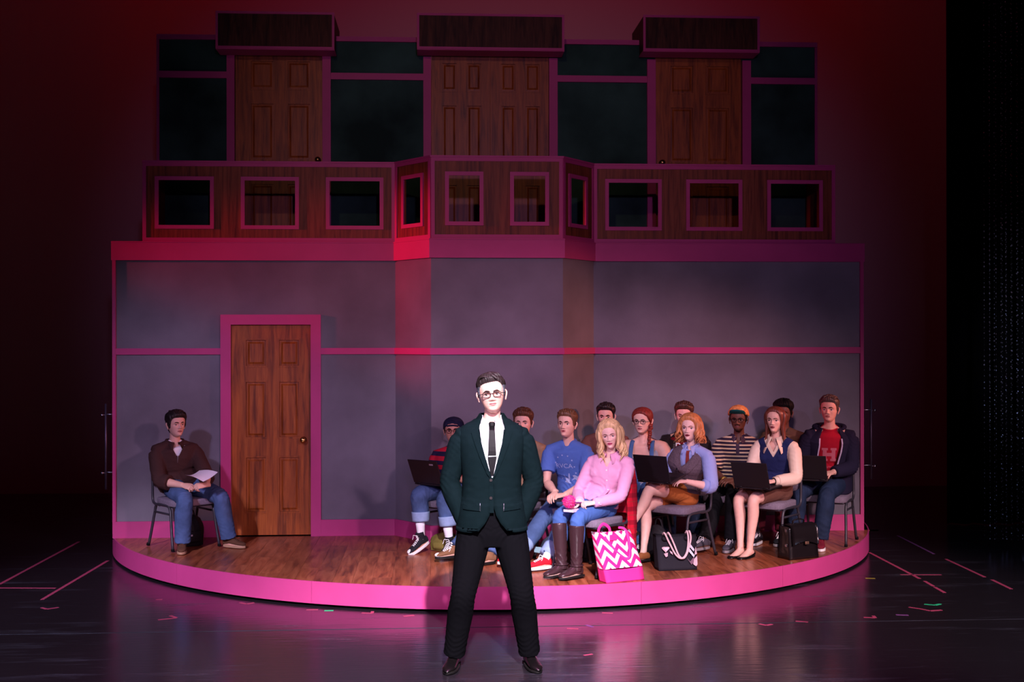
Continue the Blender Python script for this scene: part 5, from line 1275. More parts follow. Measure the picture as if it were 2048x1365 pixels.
for k in (-1, 1):
    sp = [r.N+r.Lt*k*.098+r.Ft*.13-UPV*.165, r.N+r.Lt*k*.095+r.Ft*.118-UPV*.10, r.N+r.Lt*k*.092+r.Ft*.075-UPV*.030, r.N+r.Lt*k*.090-UPV*.004, r.N+r.Lt*k*.085-r.Ft*.085-UPV*.06, r.N+r.Lt*k*.06-r.Ft*.14-UPV*.2]
    mk('shoulder_strap', *tube(sp, [(.019, .0045)]*6, 10, side=r.Lt, sub=4), DB, tr, smooth=True)
for k in (-1, 1): shoe(r, k, 'sneaker', (CANVAS, RUBBER, LACE))

# man in dark jacket over a maroon shirt, behind the waistcoat woman
r = P(hip=(2.10, -.345), phi=-22, tphi=-14, hyaw=-18, head=(2.083, -.42, 1.355), s=.97, g=1.08, sw=.182, face=dict(iris='brown'),
      hands={-1: H((1.92, -.76, .80), (-.2, -.95, -.1), curl='grip'), 1: H((2.12, -.80, .78), (-.5, -.85, -.1))}, feet={-1: A((1.86, -.84, AZ), -30), 1: A((2.10, -.88, AZ), -25)}, skin=('fair', (226, 178, 158)))
build_body(r, 'man in black leather jacket over maroon shirt, behind the woman in the waistcoat')
short_hair(r, hairmat('mid_brown_hair', (76, 46, 36)), top=.026, side=.008, front=.184, quiff=.016, nlocks=90, seed=9)
MAR = M('maroon_jersey', (116, 24, 34), .85, .12)
o = shirt(r, MAR, infl=.008, crew=True, hem=.0, seed=24, gs=.93, sl=(), yoke=False); VF = r.last; collar_ring(r, MAR)
decal(o, VF, text2('RI', .12), r.N-UPV*.125+r.Lt*-.035, r.Lt, UPV, WHITE, name='lettering')
LJ = M('black_leather_jacket', (34, 28, 30), .42, .4, bump=.2, bscale=40)
jk = open_coat(r, [(-.10, .215, .172, .10), (.2, .21, .168, .10), (.5, .218, .168, .085), (.75, .226, .165, .075), (.87, .212, .142, .070), (.95, .15, .105, .068), (1.0, .10, .088, .062), (1.05, .088, .082, .058)], LJ, 'jacket', seed=6, amp=.004)
for k in (-1, 1): sleeve_part(r, k, LJ, jk, end=.98, infl=.020, flare=.008, seed=9)
trousers(r, DENIM_D, end=.97, infl=.018, flare=.03, seed=25)
for k in (-1, 1): shoe(r, k, 'sneaker', (CANVAS, RUBBER, LACE))

# woman in tweed waistcoat, legs crossed, with a laptop
r = P(hip=(1.870, -1.34), phi=-62, tphi=-36, hyaw=-30, pitch=3, head=(1.930, -1.46, 1.310), s=.95, sw=.160, fem=True, hs=.94, barelegs=True, bridge=False,
      face=dict(w=.96, jaw=.92, nose=.88, lip=(140, 44, 60), iris='blue', brow=.0024, lash=.0026, lid=24, gaze=-.2, gazez=.05, open=1, noears=1, browmat=M('auburn_brow', (122, 70, 50), .7)),
      hands={-1: H((1.73, -1.61, .888), (-.8, -.5, .05), (-.1, -.2, 1), 'type'), 1: H((1.85, -1.69, .876), (-.93, -.25, .06), (0, -.25, 1), 'type')},
      feet={-1: A((1.49, -1.66, HP+.085), -60), 1: A((1.37, -1.62, .46), -72, toe=30, pole=(-.5, -.45, 1.2))}, skin=('pale', (240, 196, 182)))
build_body(r, 'strawberry blonde woman in grey tweed waistcoat, legs crossed, typing on a laptop')
long_hair(r, hairmat('strawberry_hair', (190, 122, 74), .42, .4), (.85, 3.0), .019, .018, .0140, .026, 22, nl=85, front=.190, curl_from=.13, turns=7., ends=.30)
BLUS = M('light_blue_cotton', (150, 166, 220), .8, .15, bump=.06, bscale=120)
o = shirt(r, BLUS, sleeve_end=.60, infl=.006, slf=.016, slfl=.014, hem=.05, seed=26, amp=.003); VF = r.last
shirt_collar(r, BLUS, rad=.054, h=.034, spread=.045, point=.045)
for k in (-1, 1):
    d = nrm(r.wr[k]-r.el[k]); mk('rolled_cuff', *tube([r.el[k]+d*.035, r.el[k]+d*.085], [.056, .053], 16, round_end=False), BLUS, o, smooth=True)
decal(r.o, VF, tri2([[(-.011, -.030), (.013, -.030), (.019, -.20), (-.017, -.20)]], .02), r.N, r.Lt, UPV, M('rust_tie', (128, 50, 44), .75, .2), off=.010, thick=.007, name='tie')
TWEED = M('grey_tweed', (98, 84, 92), .9, .1, bump=.3, bscale=160, var=.35, vscale=160)
wc = open_coat(r, [(.10, .182, .146, .02), (.16, .172, .142, .001), (.22, .162, .138, .0005), (.36, .150, .136, .0005), (.52, .168, .172, .001), (.60, .176, .184, .004), (.70, .178, .180, .014), (.80, .166, .152, .030), (.89, .150, .118, .044), (.95, .118, .092, .052), (1.0, .080, .076, .054)], TWEED, 'waistcoat', thick=.008, seed=7, amp=.002)
WV = r.last; 
for k in (-1, 1):
    lp = [(k*.058, -.045), (k*.048, -.09), (k*.026, -.16), (k*.006, -.215), (k*.040, -.20), (k*.090, -.135), (k*.108, -.085), (k*.090, -.055)]
    decal(wc, WV, tri2([lp]), r.N, r.Lt, UPV, TWEED, off=.008, thick=.007, name='lapel')
    decal(wc, WV, tri2([[(k*.050, -.335), (k*.120, -.325), (k*.120, -.35), (k*.050, -.36)]]), r.N, r.Lt, UPV, TWEED, off=.006, thick=.005, name='pocket_welt')
skirt(r, M('mustard_skirt', (176, 102, 50), .8, .15, bump=.08, bscale=150), .30)
TANL = M('tan_leather', (146, 88, 52), .4, .4)
for k in (-1, 1): shoe(r, k, 'dress', (TANL, DARKRUB))

# man in the turned-up cap and striped polo shirt
r = P(hip=(2.49, -.62), phi=-30, tphi=-20, hyaw=-22, head=(2.530, -.72, 1.336), s=.965, g=1.02, sw=.178, face=dict(lip=(120, 70, 66), iris='dark', nose=1.1, lips=1.25, beard='goatee', bmat=M('dark_beard', (58, 36, 30), .9, .1), brow=.0034),
      hands={-1: H((2.345, -.97, .80), (.6, -.5, -.1), (0, -.4, 1)), 1: H((2.42, -1.00, .81), (-.9, -.25, -.05), (0, -.4, 1))}, feet={-1: A((2.10, -1.20, AZ), -55), 1: A((2.36, -1.13, AZ), -30)}, skin=('dark', (104, 66, 52)))
build_body(r, 'man in teal peaked cap, glasses and striped polo shirt, arms folded on lap')
short_hair(r, hairmat('black_hair', (18, 14, 14)), top=.010, side=.007, front=.176, nlocks=0, burn=.09)
def cap2_off(a, z, sx):
    line = np.interp(a, [0, .8, 1.3, 1.8, 3.15], [.182, .178, .165, .150, .130]); return -.005+.026*sstep(-.003, .003, z-line)+.004*sstep(.19, .23, z)
CAP2 = M('patterned_cap', (214, 146, 84), .8, .15, var=.5, vscale=30)
cp_ = hair_shell(r, cap2_off, CAP2, 'cap')
TEAL = M('teal_peak', (24, 96, 92), .7, .2); bv_ = []; nb_ = 15
for i in range(nb_):
    a = -1.15+2.3*i/(nb_-1)
    for q_ in (0, .5, 1): bv_.append((math.sin(a)*(.088-.014*q_), -(.050+.044*math.cos(a))-q_*.078*max(math.cos(a), .02)**.55, .182+.040*q_*max(math.cos(a), .02)**.55-.004*math.cos(a)))
m_ = len(bv_); mk('peak', r.fw(bv_+[(x, y, z+.005) for x, y, z in bv_]), [(3*i+j, 3*i+j+1, 3*i+j+4, 3*i+j+3) for i in range(nb_-1) for j in range(2)]+[(m_+3*i+j+3, m_+3*i+j+4, m_+3*i+j+1, m_+3*i+j) for i in range(nb_-1) for j in range(2)]+[(3*i+2, 3*i+2+m_, 3*i+5+m_, 3*i+5) for i in range(nb_-1)], TEAL, cp_, smooth=True)
glasses(r, FRAME_D, w=.0235, h=.0165)
POLO = stripes('navy_cream_stripes', [(0, (48, 38, 60)), (.60, (214, 192, 156))], .034)
PC_ = M('aubergine_collar', (66, 50, 66), .85)
o = shirt(r, POLO, sleeve_end=.42, infl=.020, slf=.016, slfl=.014, seed=27, waist=.012); VF = r.last; vneck(o, r, .06, 3.0, base=.004); shirt_collar(r, PC_, rad=.064, h=.026, spread=.03, point=.028)
decal(o, VF, tri2([[(-.016, -.05), (.016, -.05), (.014, -.15), (-.014, -.15)]]), r.N, r.Lt, UPV, PC_, off=.004, thick=.003, name='placket')
w_ = r.wr[-1]; d = nrm(r.wr[-1]-r.el[-1]); mk('watch', *tube([w_-d*.030, w_-d*.008], [.034, .034], 16, round_end=False), M('gold', (222, 180, 90), .3, .5, .9), r.o, smooth=True)
trousers(r, M('black_jeans', (22, 22, 26), .8, .15), end=.97, infl=.018, flare=.03, seed=28)
for k in (-1, 1): shoe(r, k, 'sneaker', (M('grey_canvas', (74, 72, 82), .8, .15), M('grey_rubber', (140, 136, 140), .6), LACE))

# woman in navy sweater vest with a laptop
r = P(hip=(2.755, -1.085), ll=1.06, phi=-54, tphi=-32, hyaw=-33, pitch=2, head=(2.742, -1.20, 1.358), s=.97, sw=.162, fem=True, hs=.94, barelegs=True,
      face=dict(w=.96, jaw=.92, nose=.88, lip=(140, 52, 62), iris='brown', brow=.0026, lash=.0022, gaze=-.1, noears=1),
      hands={-1: H((2.53, -1.39, .846), (-.75, -.6, -.04), (-.1, -.2, 1), 'type'), 1: H((2.66, -1.455, .846), (-.92, -.3, -.06), (0, -.3, 1), 'type')},
      feet={-1: A((2.375, -1.42, HP+.075), -48, toe=4), 1: A((2.445, -1.465, HP+.075), -46, toe=4)}, skin=('fairf', (232, 184, 166)))
build_body(r, 'woman in navy sweater vest and brown skirt with a laptop on her knees')
def straight_off(a, z, sx):
    line = np.interp(a, [0, .35, .75, 1.0, 1.25, 1.6, 3.15], [.194, .188, .165, .120, .07, .02, .0]); return -.005+.020*sstep(-.003, .010, z-line)
AUB = hairmat('dark_auburn_hair', (112, 58, 44), .36, .5)
long_hair(r, AUB, (1.35, 3.0), .006, .100, .014, .008, 23, nl=80, front=.194, curl_from=.03, turns=3., ends=.12, side=.010)
CREAM = M('cream_satin', (232, 208, 186), .5, .35, bump=.05, bscale=100)
o = shirt(r, CREAM, sleeve_end=.93, infl=.010, slf=.016, slfl=.010, hem=.05, seed=29, amp=.004); vneck(o, r, .105, 2.0, base=.002)
NAVY = M('navy_knit', (34, 42, 84), .9, .1, bump=.25, bscale=140)
mb = MB(); mb.add(*torso(r, infl=lambda t: .020+.006*sstep(.8, .95, t), t0=.06, t1=.985)); bust(mb, r, .018)
for k in (-1, 1): mb.add(*tube([r.N+r.Lt*k*.03-UPV*.0, r.N*.5+r.sh[k]*.5+UPV*.012, r.N*.2+r.sh[k]*.8+UPV*.006], [(.066, .054), (.066, .054), (.062, .056)], 12, side=r.Ft, sub=2))
o2 = garment('sweater_vest', r, mb, NAVY, .0085, 4, .003, 30, .12, [(spine(r, .15)+r.Ft*.1, .08, .006, UPV, .045)]); vneck(o2, r, .150, 1.7, base=.004, zmax=.2)
shirt_collar(r, CREAM, rad=.060, h=.042, spread=.10, point=.105, off=.010)
for k in (-1, 1): d = nrm(r.wr[k]-r.el[k]); mk('cuff', *tube([r.wr[k]-d*.055, r.wr[k]-d*.008], [.037, .040], 16, round_end=False), CREAM, o, smooth=True)
w_ = r.wr[1]; d = nrm(r.wr[1]-r.el[1]); mk('bracelet', *tube([w_-d*.004, w_+d*.002], [.030, .030], 16, round_end=False), M_LASH, r.o, smooth=True)
skirt(r, M('brown_wool_skirt', (112, 78, 66), .85, .12, bump=.15, bscale=160), .40)
for k in (-1, 1): shoe(r, k, 'flat', (BLACKLEATHER, DARKRUB))

# man hidden behind her
r = P(hip=(3.00, -.325), phi=-25, tphi=-18, hyaw=-25, head=(3.045, -.38, 1.372), s=.97, face=dict(iris='dark', lips=1.2), hands={-1: H((2.82, -.68, .80), (-.3, -.9, -.1)), 1: H((2.98, -.72, .80), (-.5, -.8, -.1))},
      feet={-1: A((2.70, -.77, AZ), -35), 1: A((2.90, -.82, AZ), -30)}, skin=('deep', (116, 74, 58)))
build_body(r, 'black haired man in olive shirt seated behind the woman in the sweater vest')
short_hair(r, hairmat('black_curly_hair', (16, 13, 14), .7, .2), top=.030, side=.014, front=.182, nlocks=60, seed=11, messy=.012)
shirt(r, M('olive_shirt', (108, 84, 66), .85, .12), sleeve_end=.9, crew=True, infl=.018, seed=31); collar_ring(r, M('olive_rib', (100, 78, 60), .85))
trousers(r, M('maroon_trousers', (92, 34, 46), .85, .12), end=.93, infl=.018, flare=.02, seed=32)
for k in (-1, 1): shoe(r, k, 'sneaker', (CANVAS, RUBBER, LACE))

# man in navy hoodie over a red shirt at the far right
r = P(hip=(3.385, -.66), phi=-30, tphi=-12, hyaw=-28, pitch=3, head=(3.356, -.80, 1.428), s=1.0, g=1.08, sw=.188, hs=.97, face=dict(jaw=1.05, iris='blue', brow=.0034, lip=(176, 104, 100)),
      hands={-1: H((3.215, -.93, .866), (-.3, -.92, -.04), (-.1, 0, 1), 'type'), 1: H((3.33, -.985, .870), (-.75, -.62, -.05), (.1, -.3, 1), 'type')},
      feet={-1: A((2.98, -.93, AZ), -35), 1: A((3.185, -1.075, AZ), -16)}, skin=('fair', (226, 178, 158)))
build_body(r, 'man in navy zip hoodie over red shirt, seated at the far right end')
short_hair(r, hairmat('greying_brown_hair', (82, 66, 60)), top=.020, side=.008, front=.184, quiff=.010, sweep=.5, nlocks=100, seed=12)
REDT = M('red_jersey', (178, 26, 48), .85, .12, bump=.12, bscale=180)
o = shirt(r, REDT, infl=.008, crew=True, hem=.0, seed=33, amp=.004, gs=.88, sl=(), yoke=False); VF = r.last; collar_ring(r, REDT, rad=.063)
FADE = M('faded_white_print', (206, 110, 126), .85, .1)
decal(o, VF, tri2([[(-.066, .062), (-.012, .062), (-.012, .040), (-.022, .040), (-.022, .016), (.022, .016), (.022, .040), (.012, .040), (.012, .062), (.066, .062), (.066, .040), (.056, .040), (.056, -.040), (.066, -.040), (.066, -.062), (.012, -.062), (.012, -.040), (.022, -.040), (.022, -.016), (-.022, -.016), (-.022, -.040), (-.012, -.040), (-.012, -.062), (-.066, -.062), (-.066, -.040), (-.056, -.040), (-.056, .040), (-.066, .040)]]), r.N-UPV*.235+r.Lt*-.012, r.Lt, UPV, FADE, name='lettering')
decal(o, VF, tri2([[(-.078, -.345), (.075, -.345), (.075, -.362), (-.078, -.362)]]), r.N, r.Lt, UPV, M('worn_print', (190, 70, 88), .85, .1), name='print_band')
HOOD = M('navy_fleece', (38, 36, 56), .92, .08, bump=.15, bscale=150)
jk = open_coat(r, [(-.14, .225, .178, .12), (.1, .22, .172, .095), (.4, .215, .165, .085), (.7, .232, .174, .092), (.85, .236, .162, .092), (.93, .190, .125, .090), (.99, .122, .100, .080), (1.04, .094, .088, .070)], HOOD, 'hoodie', seed=8, amp=.004, thick=.01)
HV = r.last
for k in (-1, 1): sleeve_part(r, k, HOOD, jk, end=.97, infl=.022, flare=.006, seed=14, am=.012)
hp_ = [r.N+r.Lt*math.cos(t)*.132+r.Ft*(math.sin(t)*.088-.022)+UPV*(.012-.035*max(0, math.sin(t))) for t in np.linspace(math.pi*.80, math.pi*2.20, 15)]
mb = MB(); mb.add(*tube(hp_, list(np.interp(np.linspace(0, 1, 15), [0, .25, .5, .75, 1], [.018, .034, .042, .034, .018])), 12)); mb.add(*ball(r.N-r.Ft*.10-UPV*.04, (.10, .05, .085))); V, F = remesh(mb, .009, 4); mk('hood', V, F, HOOD, jk, smooth=True)
ZIP = M('pale_zip_tape', (196, 186, 214), .6, .3)
nrow = len(HV[0])//48
for e_ in (0, 47):
    ids = [i*48+e_ for i in range(4, nrow-8)]; pts = HV[0][ids]+r.Ft*.004; mk('zip', *tube(pts, [(.0075, .004)]*len(pts), 6, side=r.Lt), ZIP, jk, smooth=True)
trousers(r, DENIM_D, end=.985, infl=.020, flare=.040, seed=34)
BURG = M('burgundy_canvas', (112, 28, 44), .8, .15)
for k in (-1, 1): shoe(r, k, 'sneaker', (BURG, RUBBER, BURG))

# ------------------------------------------------------------------ chairs
CH_FRAME = M('charcoal_chair_frame', (52, 50, 58), .4, .45)
CH_PAD = M('grey_seat_fabric', (122, 112, 126), .9, .1, bump=.2, bscale=150, var=.15, vscale=60)
def rounded_pad(w0, w1, d, t, mat, name, parent, rot=None, loc=(0, 0, 0), crown=.012):
    """cushion: front width w0, back width w1, depth d, thickness t"""
    n = 40; V = []; prof = [(0, .86), (.12, .97), (.35, 1.), (.65, 1.), (.88, .97), (1., .86)]
    def ring(z, k):
        out = []
        for i in range(n):
            a = 2*math.pi*i/n; c, s = math.cos(a), math.sin(a); x = np.sign(c)*abs(c)**.42; y = np.sign(s)*abs(s)**.42
            w = w0+(w1-w0)*(y+1)/2; out.append((x*w/2*(1-(1-k)*.14), y*d/2*(1-(1-k)*.14), z))
        return out
    for h, k in prof: V += ring(h*t, k)
    top = len(V); V += [(x*.55, y*.55, t+crown) for x, y, z in ring(t, .9)]; V.append((0, 0, t+crown*1.3)); F = []
    m = len(prof)
    for i in range(m):
        for j in range(n): a, b = i*n+j, i*n+(j+1) % n; F.append((a, b, b+n, a+n))
    for j in range(n): F.append((m*n+j, m*n+(j+1) % n, len(V)-1))
    F.append(tuple(range(n-1, -1, -1))); V = np.array(V)
    if rot is not None: V = V@np.array(rot).T
    return mk(name, V+np.array(loc), F, mat, parent, smooth=True, local=True)
def chair_proto():
    t = empty('stacking_chair', (0, 0, HP), 0)
    rounded_pad(.455, .40, .43, .055, CH_PAD, 'seat', t, loc=(0, -.005, .388), crown=.006)
    mkb('seat_pan', MB().box((-.20, -.19, .374), (.20, .19, .391)), CH_FRAME, t, local=True, bevel=.006)
    rad = .0125
    for k in (-1, 1):
        x = .212*k
        pts = [(x*1.08, -.225, .0), (x*1.04, -.185, .16), (x, -.150, .325), (x, -.128, .372), (x, -.095, .389), (x, .0, .390), (x, .10, .389), (x, .138, .372), (x, .160, .325), (x*1.02, .215, .16), (x*1.05, .268, 0)]
        mk('leg_frame', *tube(pts, [rad]*len(pts), 12, sub=3, round_end=False), CH_FRAME, t, smooth=True, local=True)
        mk('side_rail', *tube([(x*1.005, -.150, .318), (x*1.005, .160, .318)], [.0095]*2, 10), CH_FRAME, t, smooth=True, local=True)
        for y in (-.224, .267): mk('foot_cap', *tube([(x*1.075, y, .0), (x*1.075, y*.985, .022)], [.016, .015], 12, round_end=False), M_BLACK, t, smooth=True, local=True)
    pts = []
    for k in (-1, 1):
        s = [(k*.212, .06, .385), (k*.212, .15, .388), (k*.211, .195, .405), (k*.209, .214, .45), (k*.206, .222, .56), (k*.200, .240, .72), (k*.188, .249, .80), (k*.150, .254, .838)]
        pts += s if k < 0 else s[::-1]
    mk('back_frame', *tube(pts, [rad*.95]*len(pts), 12, sub=3), CH_FRAME, t, smooth=True, local=True)
    ca = math.cos(R(97)); sa = math.sin(R(97))
    rounded_pad(.375, .345, .32, .035, CH_PAD, 'backrest', t, rot=[[1, 0, 0], [0, ca, -sa], [0, sa, ca]], loc=(0, .256, .665))
    return t
CH0 = chair_proto()
def place_chair(x, y, phi, label, first=[True]):
    o = CH0 if first[0] else copy_tree(CH0); first[0] = False
    o.location = (x, y, HP+.007); o.rotation_euler = (0, 0, R(phi)); prop(o, label, 'chair', 'stacking chairs on the platform')
def seat_at(hip, phi, back=.075): return (hip[0]+math.sin(R(phi))*back, hip[1]-math.cos(R(phi))*back, phi)
for hip, phi, lb in [((-2.585, -.50), 38, 'stacking chair under the man at left by the door'), ((-.06, -.83), -42, 'stacking chair under the man in the backward cap'), ((.47, -1.08), -40, 'stacking chair under the brown haired man behind the suit'),
        ((.955, -1.38), -44, 'stacking chair under the young man in blue T-shirt'), ((1.055, -2.01), -46, 'stacking chair under the blonde woman, beside the zigzag tote'), ((1.345, -.345), -25, 'stacking chair hidden behind the blonde woman'),
        ((1.645, -.86), -26, 'stacking chair under the woman with the red braid'), ((2.10, -.345), -22, 'stacking chair under the man in leather jacket'), ((1.88, -1.33), -45, 'stacking chair under the woman in tweed waistcoat, behind the black tote'),
        ((2.49, -.62), -30, 'stacking chair under the man in striped polo shirt'), ((2.750, -1.075), -42, 'stacking chair under the woman in sweater vest, beside the briefcase'), ((3.00, -.325), -25, 'stacking chair under the man in olive shirt at the back'),
        ((3.385, -.66), -30, 'stacking chair under the man in navy hoodie at far right')]:
    place_chair(*seat_at(hip, phi), lb)

# ------------------------------------------------------------------ things held or put down
LT = M('dark_laptop_shell', (30, 24, 28), .45, .4, bump=.05, bscale=300); KEY = M('laptop_keys', (20, 20, 23), .5, .3); SCR = M('laptop_screen_dark', (22, 26, 34), .12, .5)
BADGE = M('laptop_badge', (170, 160, 170), .35, .5, .3)
def laptop(hinge, phi, label, lean=22, slope=0, w=.335, d=.235, badge=True):
    """hinge: world middle of the hinge; phi: direction the lid lies from the user"""
    t = empty('laptop', hinge, R(phi), label, 'laptop', 'open laptops on laps')
    sl = R(slope); c, s = math.cos(sl), math.sin(sl)
    def base(V): V = np.array(V, float); return np.stack([V[:, 0], V[:, 1]*c, V[:, 2]-V[:, 1]*s], 1)
    b = MB().box((-w/2, 0, -.020), (w/2, d, -.002)); mk('base', base(b.V), b.F, LT, t, local=True, bevel=.004)
    kb = MB()
    for i in range(5):
        for j in range(13): kb.box((-w/2+.022+j*.0226, .030+i*.0215, -.003), (-w/2+.041+j*.0226, .048+i*.0215, .0005))
    k = mk('keyboard', base(kb.V), kb.F, KEY, t, local=True); k['kind'] = 'stuff'
    a = R(lean); ca, sa = math.cos(a), math.sin(a)
    def lid(V): V = np.array(V, float); return np.stack([V[:, 0], -V[:, 2]*sa+V[:, 1]*ca, V[:, 2]*ca+V[:, 1]*sa], 1)
    L = MB().box((-w/2, -.009, .002), (w/2, 0, d-.004)); o = mk('lid', lid(L.V), L.F, LT, t, local=True, bevel=.004)
    q = MB().box((-w/2+.012, .0002, .016), (w/2-.012, .0012, d-.016)); mk('screen', lid(q.V), q.F, SCR, o, local=True)
    if badge: q = MB().box((w/2-.095, -.0098, d-.048), (w/2-.052, -.009, d-.034)); mk('badge', lid(q.V), q.F, BADGE, o, local=True)
    for kx in (-1, 1): mk('hinge', *tube([(kx*w*.36-.02, -.004, -.004), (kx*w*.36+.02, -.004, -.004)], [.007]*2, 8), KEY, t, local=True, smooth=True)
    return t
laptop((-.315, -1.105, .815), -40, 'dark laptop with small badge on lap of the man in backward cap', 24, -2)
laptop((1.575, -1.70, .885), -44, 'dark laptop on lap of the woman in tweed waistcoat', 17, -14, badge=False)
laptop((2.455, -1.53, .808), -40, 'dark laptop on knees of the woman in sweater vest', 20, -3, badge=False)
laptop((3.085, -1.06, .822), -28, 'dark laptop on lap of the man in navy hoodie', 20, -3, badge=False)

# sheet of paper
V = []; n = 8
c4 = [np.array(p) for p in [(-2.450, -1.000, .894), (-2.354, -.850, .917), (-2.170, -.970, .913), (-2.284, -1.060, .840)]]
for i in range(n+1):
    for j in range(n+1): u, v = i/n, j/n; V.append(c4[0]*(1-u)*(1-v)+c4[1]*u*(1-v)+c4[2]*u*v+c4[3]*(1-u)*v-UPV*.018*math.sin(math.pi*u)*(1-.5*v)+UPV*.012*math.sin(math.pi*v))
F = [(i*(n+1)+j, i*(n+1)+j+1, (i+1)*(n+1)+j+1, (i+1)*(n+1)+j) for i in range(n) for j in range(n)]; m = len(V)
prop(mk('paper_sheet', V+[v-UPV*.0006 for v in V], F+[tuple(x+m for x in f[::-1]) for f in F], M('paper', (226, 214, 226), .8, .1), smooth=True), 'white sheet of paper held by the man at left', 'paper')

# pompom pen and pad
HOTP = M('hot_pink_fluff', (244, 40, 142), .9, .05, sheen=.5)
pen = empty('pompom_pen', (.785, -2.38, .798), 0, 'hot pink fluffy pompom pen held by the blonde woman', 'pen')
mb = MB(); rs = np.random.RandomState(5); c = np.array([.785, -2.38, .805]); mb.add(*ball(c, .036, 14, 10))
for i in range(420):
    d = nrm(rs.normal(size=3)); a = nrm(np.cross(d, rs.normal(size=3))); q = c+d*.030; e = c+d*rs.uniform(.050, .062)+a*rs.uniform(-.006, .006)
    b_ = np.cross(d, a); mb.add([q+a*.0045, q-a*.0025+b_*.004, q-a*.0025-b_*.004, e], [(0, 1, 3), (1, 2, 3), (2, 0, 3)])
prop(mkb('pompom', mb, HOTP, pen), kind='stuff')
mk('shaft', *tube([c+np.array([.02, .01, -.01]), np.array([.90, -2.30, .785]), np.array([.98, -2.25, .775])], [.0055]*3, 8), M('violet_pen', (110, 36, 110), .3, .5), pen, smooth=True)
pad = MB(); mt = Matrix.Rotation(R(-38), 3, 'Z')
for k_, (z0, z1) in enumerate(((.722, .728), (.728, .740))):
    q = MB().box((-.045, -.06, z0), (.045, .06, z1)); pad.add([tuple(mt@Vector((x, y, 0))+Vector((.815, -2.33, z))) for x, y, z in q.V], q.F)
prop(mkb('note_pad', pad, M('pad_paper', (228, 204, 226), .8, .1)), 'small white note pad on the lap of the blonde woman', 'notepad')
nb_ = MB().box((-.11, -.08, .738), (.11, .08, .752)); mt = Matrix.Rotation(R(-44), 3, 'Z')
prop(mk('notebook', [tuple(mt@Vector((x, y, 0))+Vector((.735, -1.745, z))) for x, y, z in nb_.V], nb_.F, M('dark_notebook', (34, 32, 40), .5, .3), bevel=.004), 'dark closed notebook under the hands of the young man in blue', 'notebook')

# chevron tote
def chevron_material():
    m = bpy.data.materials.new('chevron_canvas'); t, b, L = nodes(m); tc = t.nodes.new('ShaderNodeTexCoord'); sp = t.nodes.new('ShaderNodeSeparateXYZ'); L.new(tc.outputs['Object'], sp.inputs[0])
    def mth(op, a, c=None):
        n = t.nodes.new('ShaderNodeMath'); n.operation = op
        for k, v in enumerate((a, c)):
            if v is None: continue
            if isinstance(v, (int, float)): n.inputs[k].default_value = v
            else: L.new(v, n.inputs[k])
        return n.outputs[0]
    xs = mth('ADD', sp.outputs[0], mth('MULTIPLY', sp.outputs[1], .8))
    tri = mth('ABSOLUTE', mth('SUBTRACT', mth('FRACT', mth('ADD', mth('DIVIDE', xs, .128), 10.2)), .5))
    st = mth('FRACT', mth('ADD', mth('SUBTRACT', mth('DIVIDE', sp.outputs[2], .088), mth('MULTIPLY', tri, 1.7)), 10))
    g = mth('GREATER_THAN', st, .5); mx = t.nodes.new('ShaderNodeMix'); mx.data_type = 'RGBA'; mx.inputs['A'].default_value = (*hexlin(240, 36, 128), 1); mx.inputs['B'].default_value = (*hexlin(244, 232, 244), 1)
    L.new(g, mx.inputs['Factor']); L.new(mx.outputs['Result'], b.inputs['Base Color']); b.inputs['Roughness'].default_value = .7; b.inputs['Specular IOR Level'].default_value = .2; return m
def tote(t, w0, w1, d0, d1, z0, z1, shx, shy, mat, name, sag=.012, n=20, cap_top=False, cap_bot=False, seed=1, amp=.004):
    """bag body as a soft box: width/depth from bottom to top, top shifted"""
    V = []; F = []; rows = 12; per = []
    def ringp(w, d):
        out = []
        for i in range(4*n//2):
            a = 2*math.pi*i/(2*n)+.001; c, s = math.cos(a), math.sin(a); q = max(abs(c), abs(s)); out.append((c/q, s/q))
        return out
    base = ringp(1, 1); m = len(base)
    for r_ in range(rows+1):
        u = r_/rows; z = z0+(z1-z0)*u; w = w0+(w1-w0)*u; d = d0+(d1-d0)*u
        for x, y in base: V.append((x*w/2+shx*u, y*d/2*(1-.25*sag*10*math.sin(math.pi*u)*(1-abs(x)))+shy*u, z-(.010*(1-x*x) if u == 1 else 0)))
    for i in range(rows):
        for j in range(m): a, b = i*m+j, i*m+(j+1) % m; F.append((a, b, b+m, a+m))
    if cap_bot: F.append(tuple(range(m-1, -1, -1)))
    if cap_top: F.append(tuple(rows*m+j for j in range(m)))
    V = folds(np.array(V), F, amp, seed, .16); V[:m, 2] = z0; k = len(V); N = vnormals(V, F); VV = np.vstack([V, V-N*.003]); FF = list(F)+[tuple(x+k for x in f[::-1]) for f in F]
    if not cap_top: FF += [(rows*m+j, rows*m+j+k, rows*m+(j+1) % m+k, rows*m+(j+1) % m) for j in range(m)]
    return mk(name, VV, FF, mat, t, smooth=True, local=True)
HP_ = M('hot_pink_canvas', (236, 50, 140), .65, .25, bump=.05, bscale=200); CHEV = chevron_material()
t = empty('tote_bag', (1.19, -2.435, HP+.001), R(24), 'pink and white zigzag tote bag with pink base and straps', 'bag')
tote(t, .345, .355, .115, .100, .0, .105, -.015, .005, HP_, 'base', cap_bot=True, amp=.002)
tote(t, .355, .330, .100, .045, .1055, .385, -.055, .045, CHEV, 'body', amp=.004).location = (-.015, .005, 0)
def strap(pts, w, th_, mat, name, par, side=(1, 0, 0)): return mk(name, *tube(pts, [(w, th_)]*len(pts), 8, side=side, sub=5), mat, par, smooth=True, local=True)
strap([(-.16, .085, .37), (-.155, .082, .405), (-.115, .085, .435), (-.065, .085, .405), (-.055, .083, .37)], .013, .003, HP_, 'strap', t)
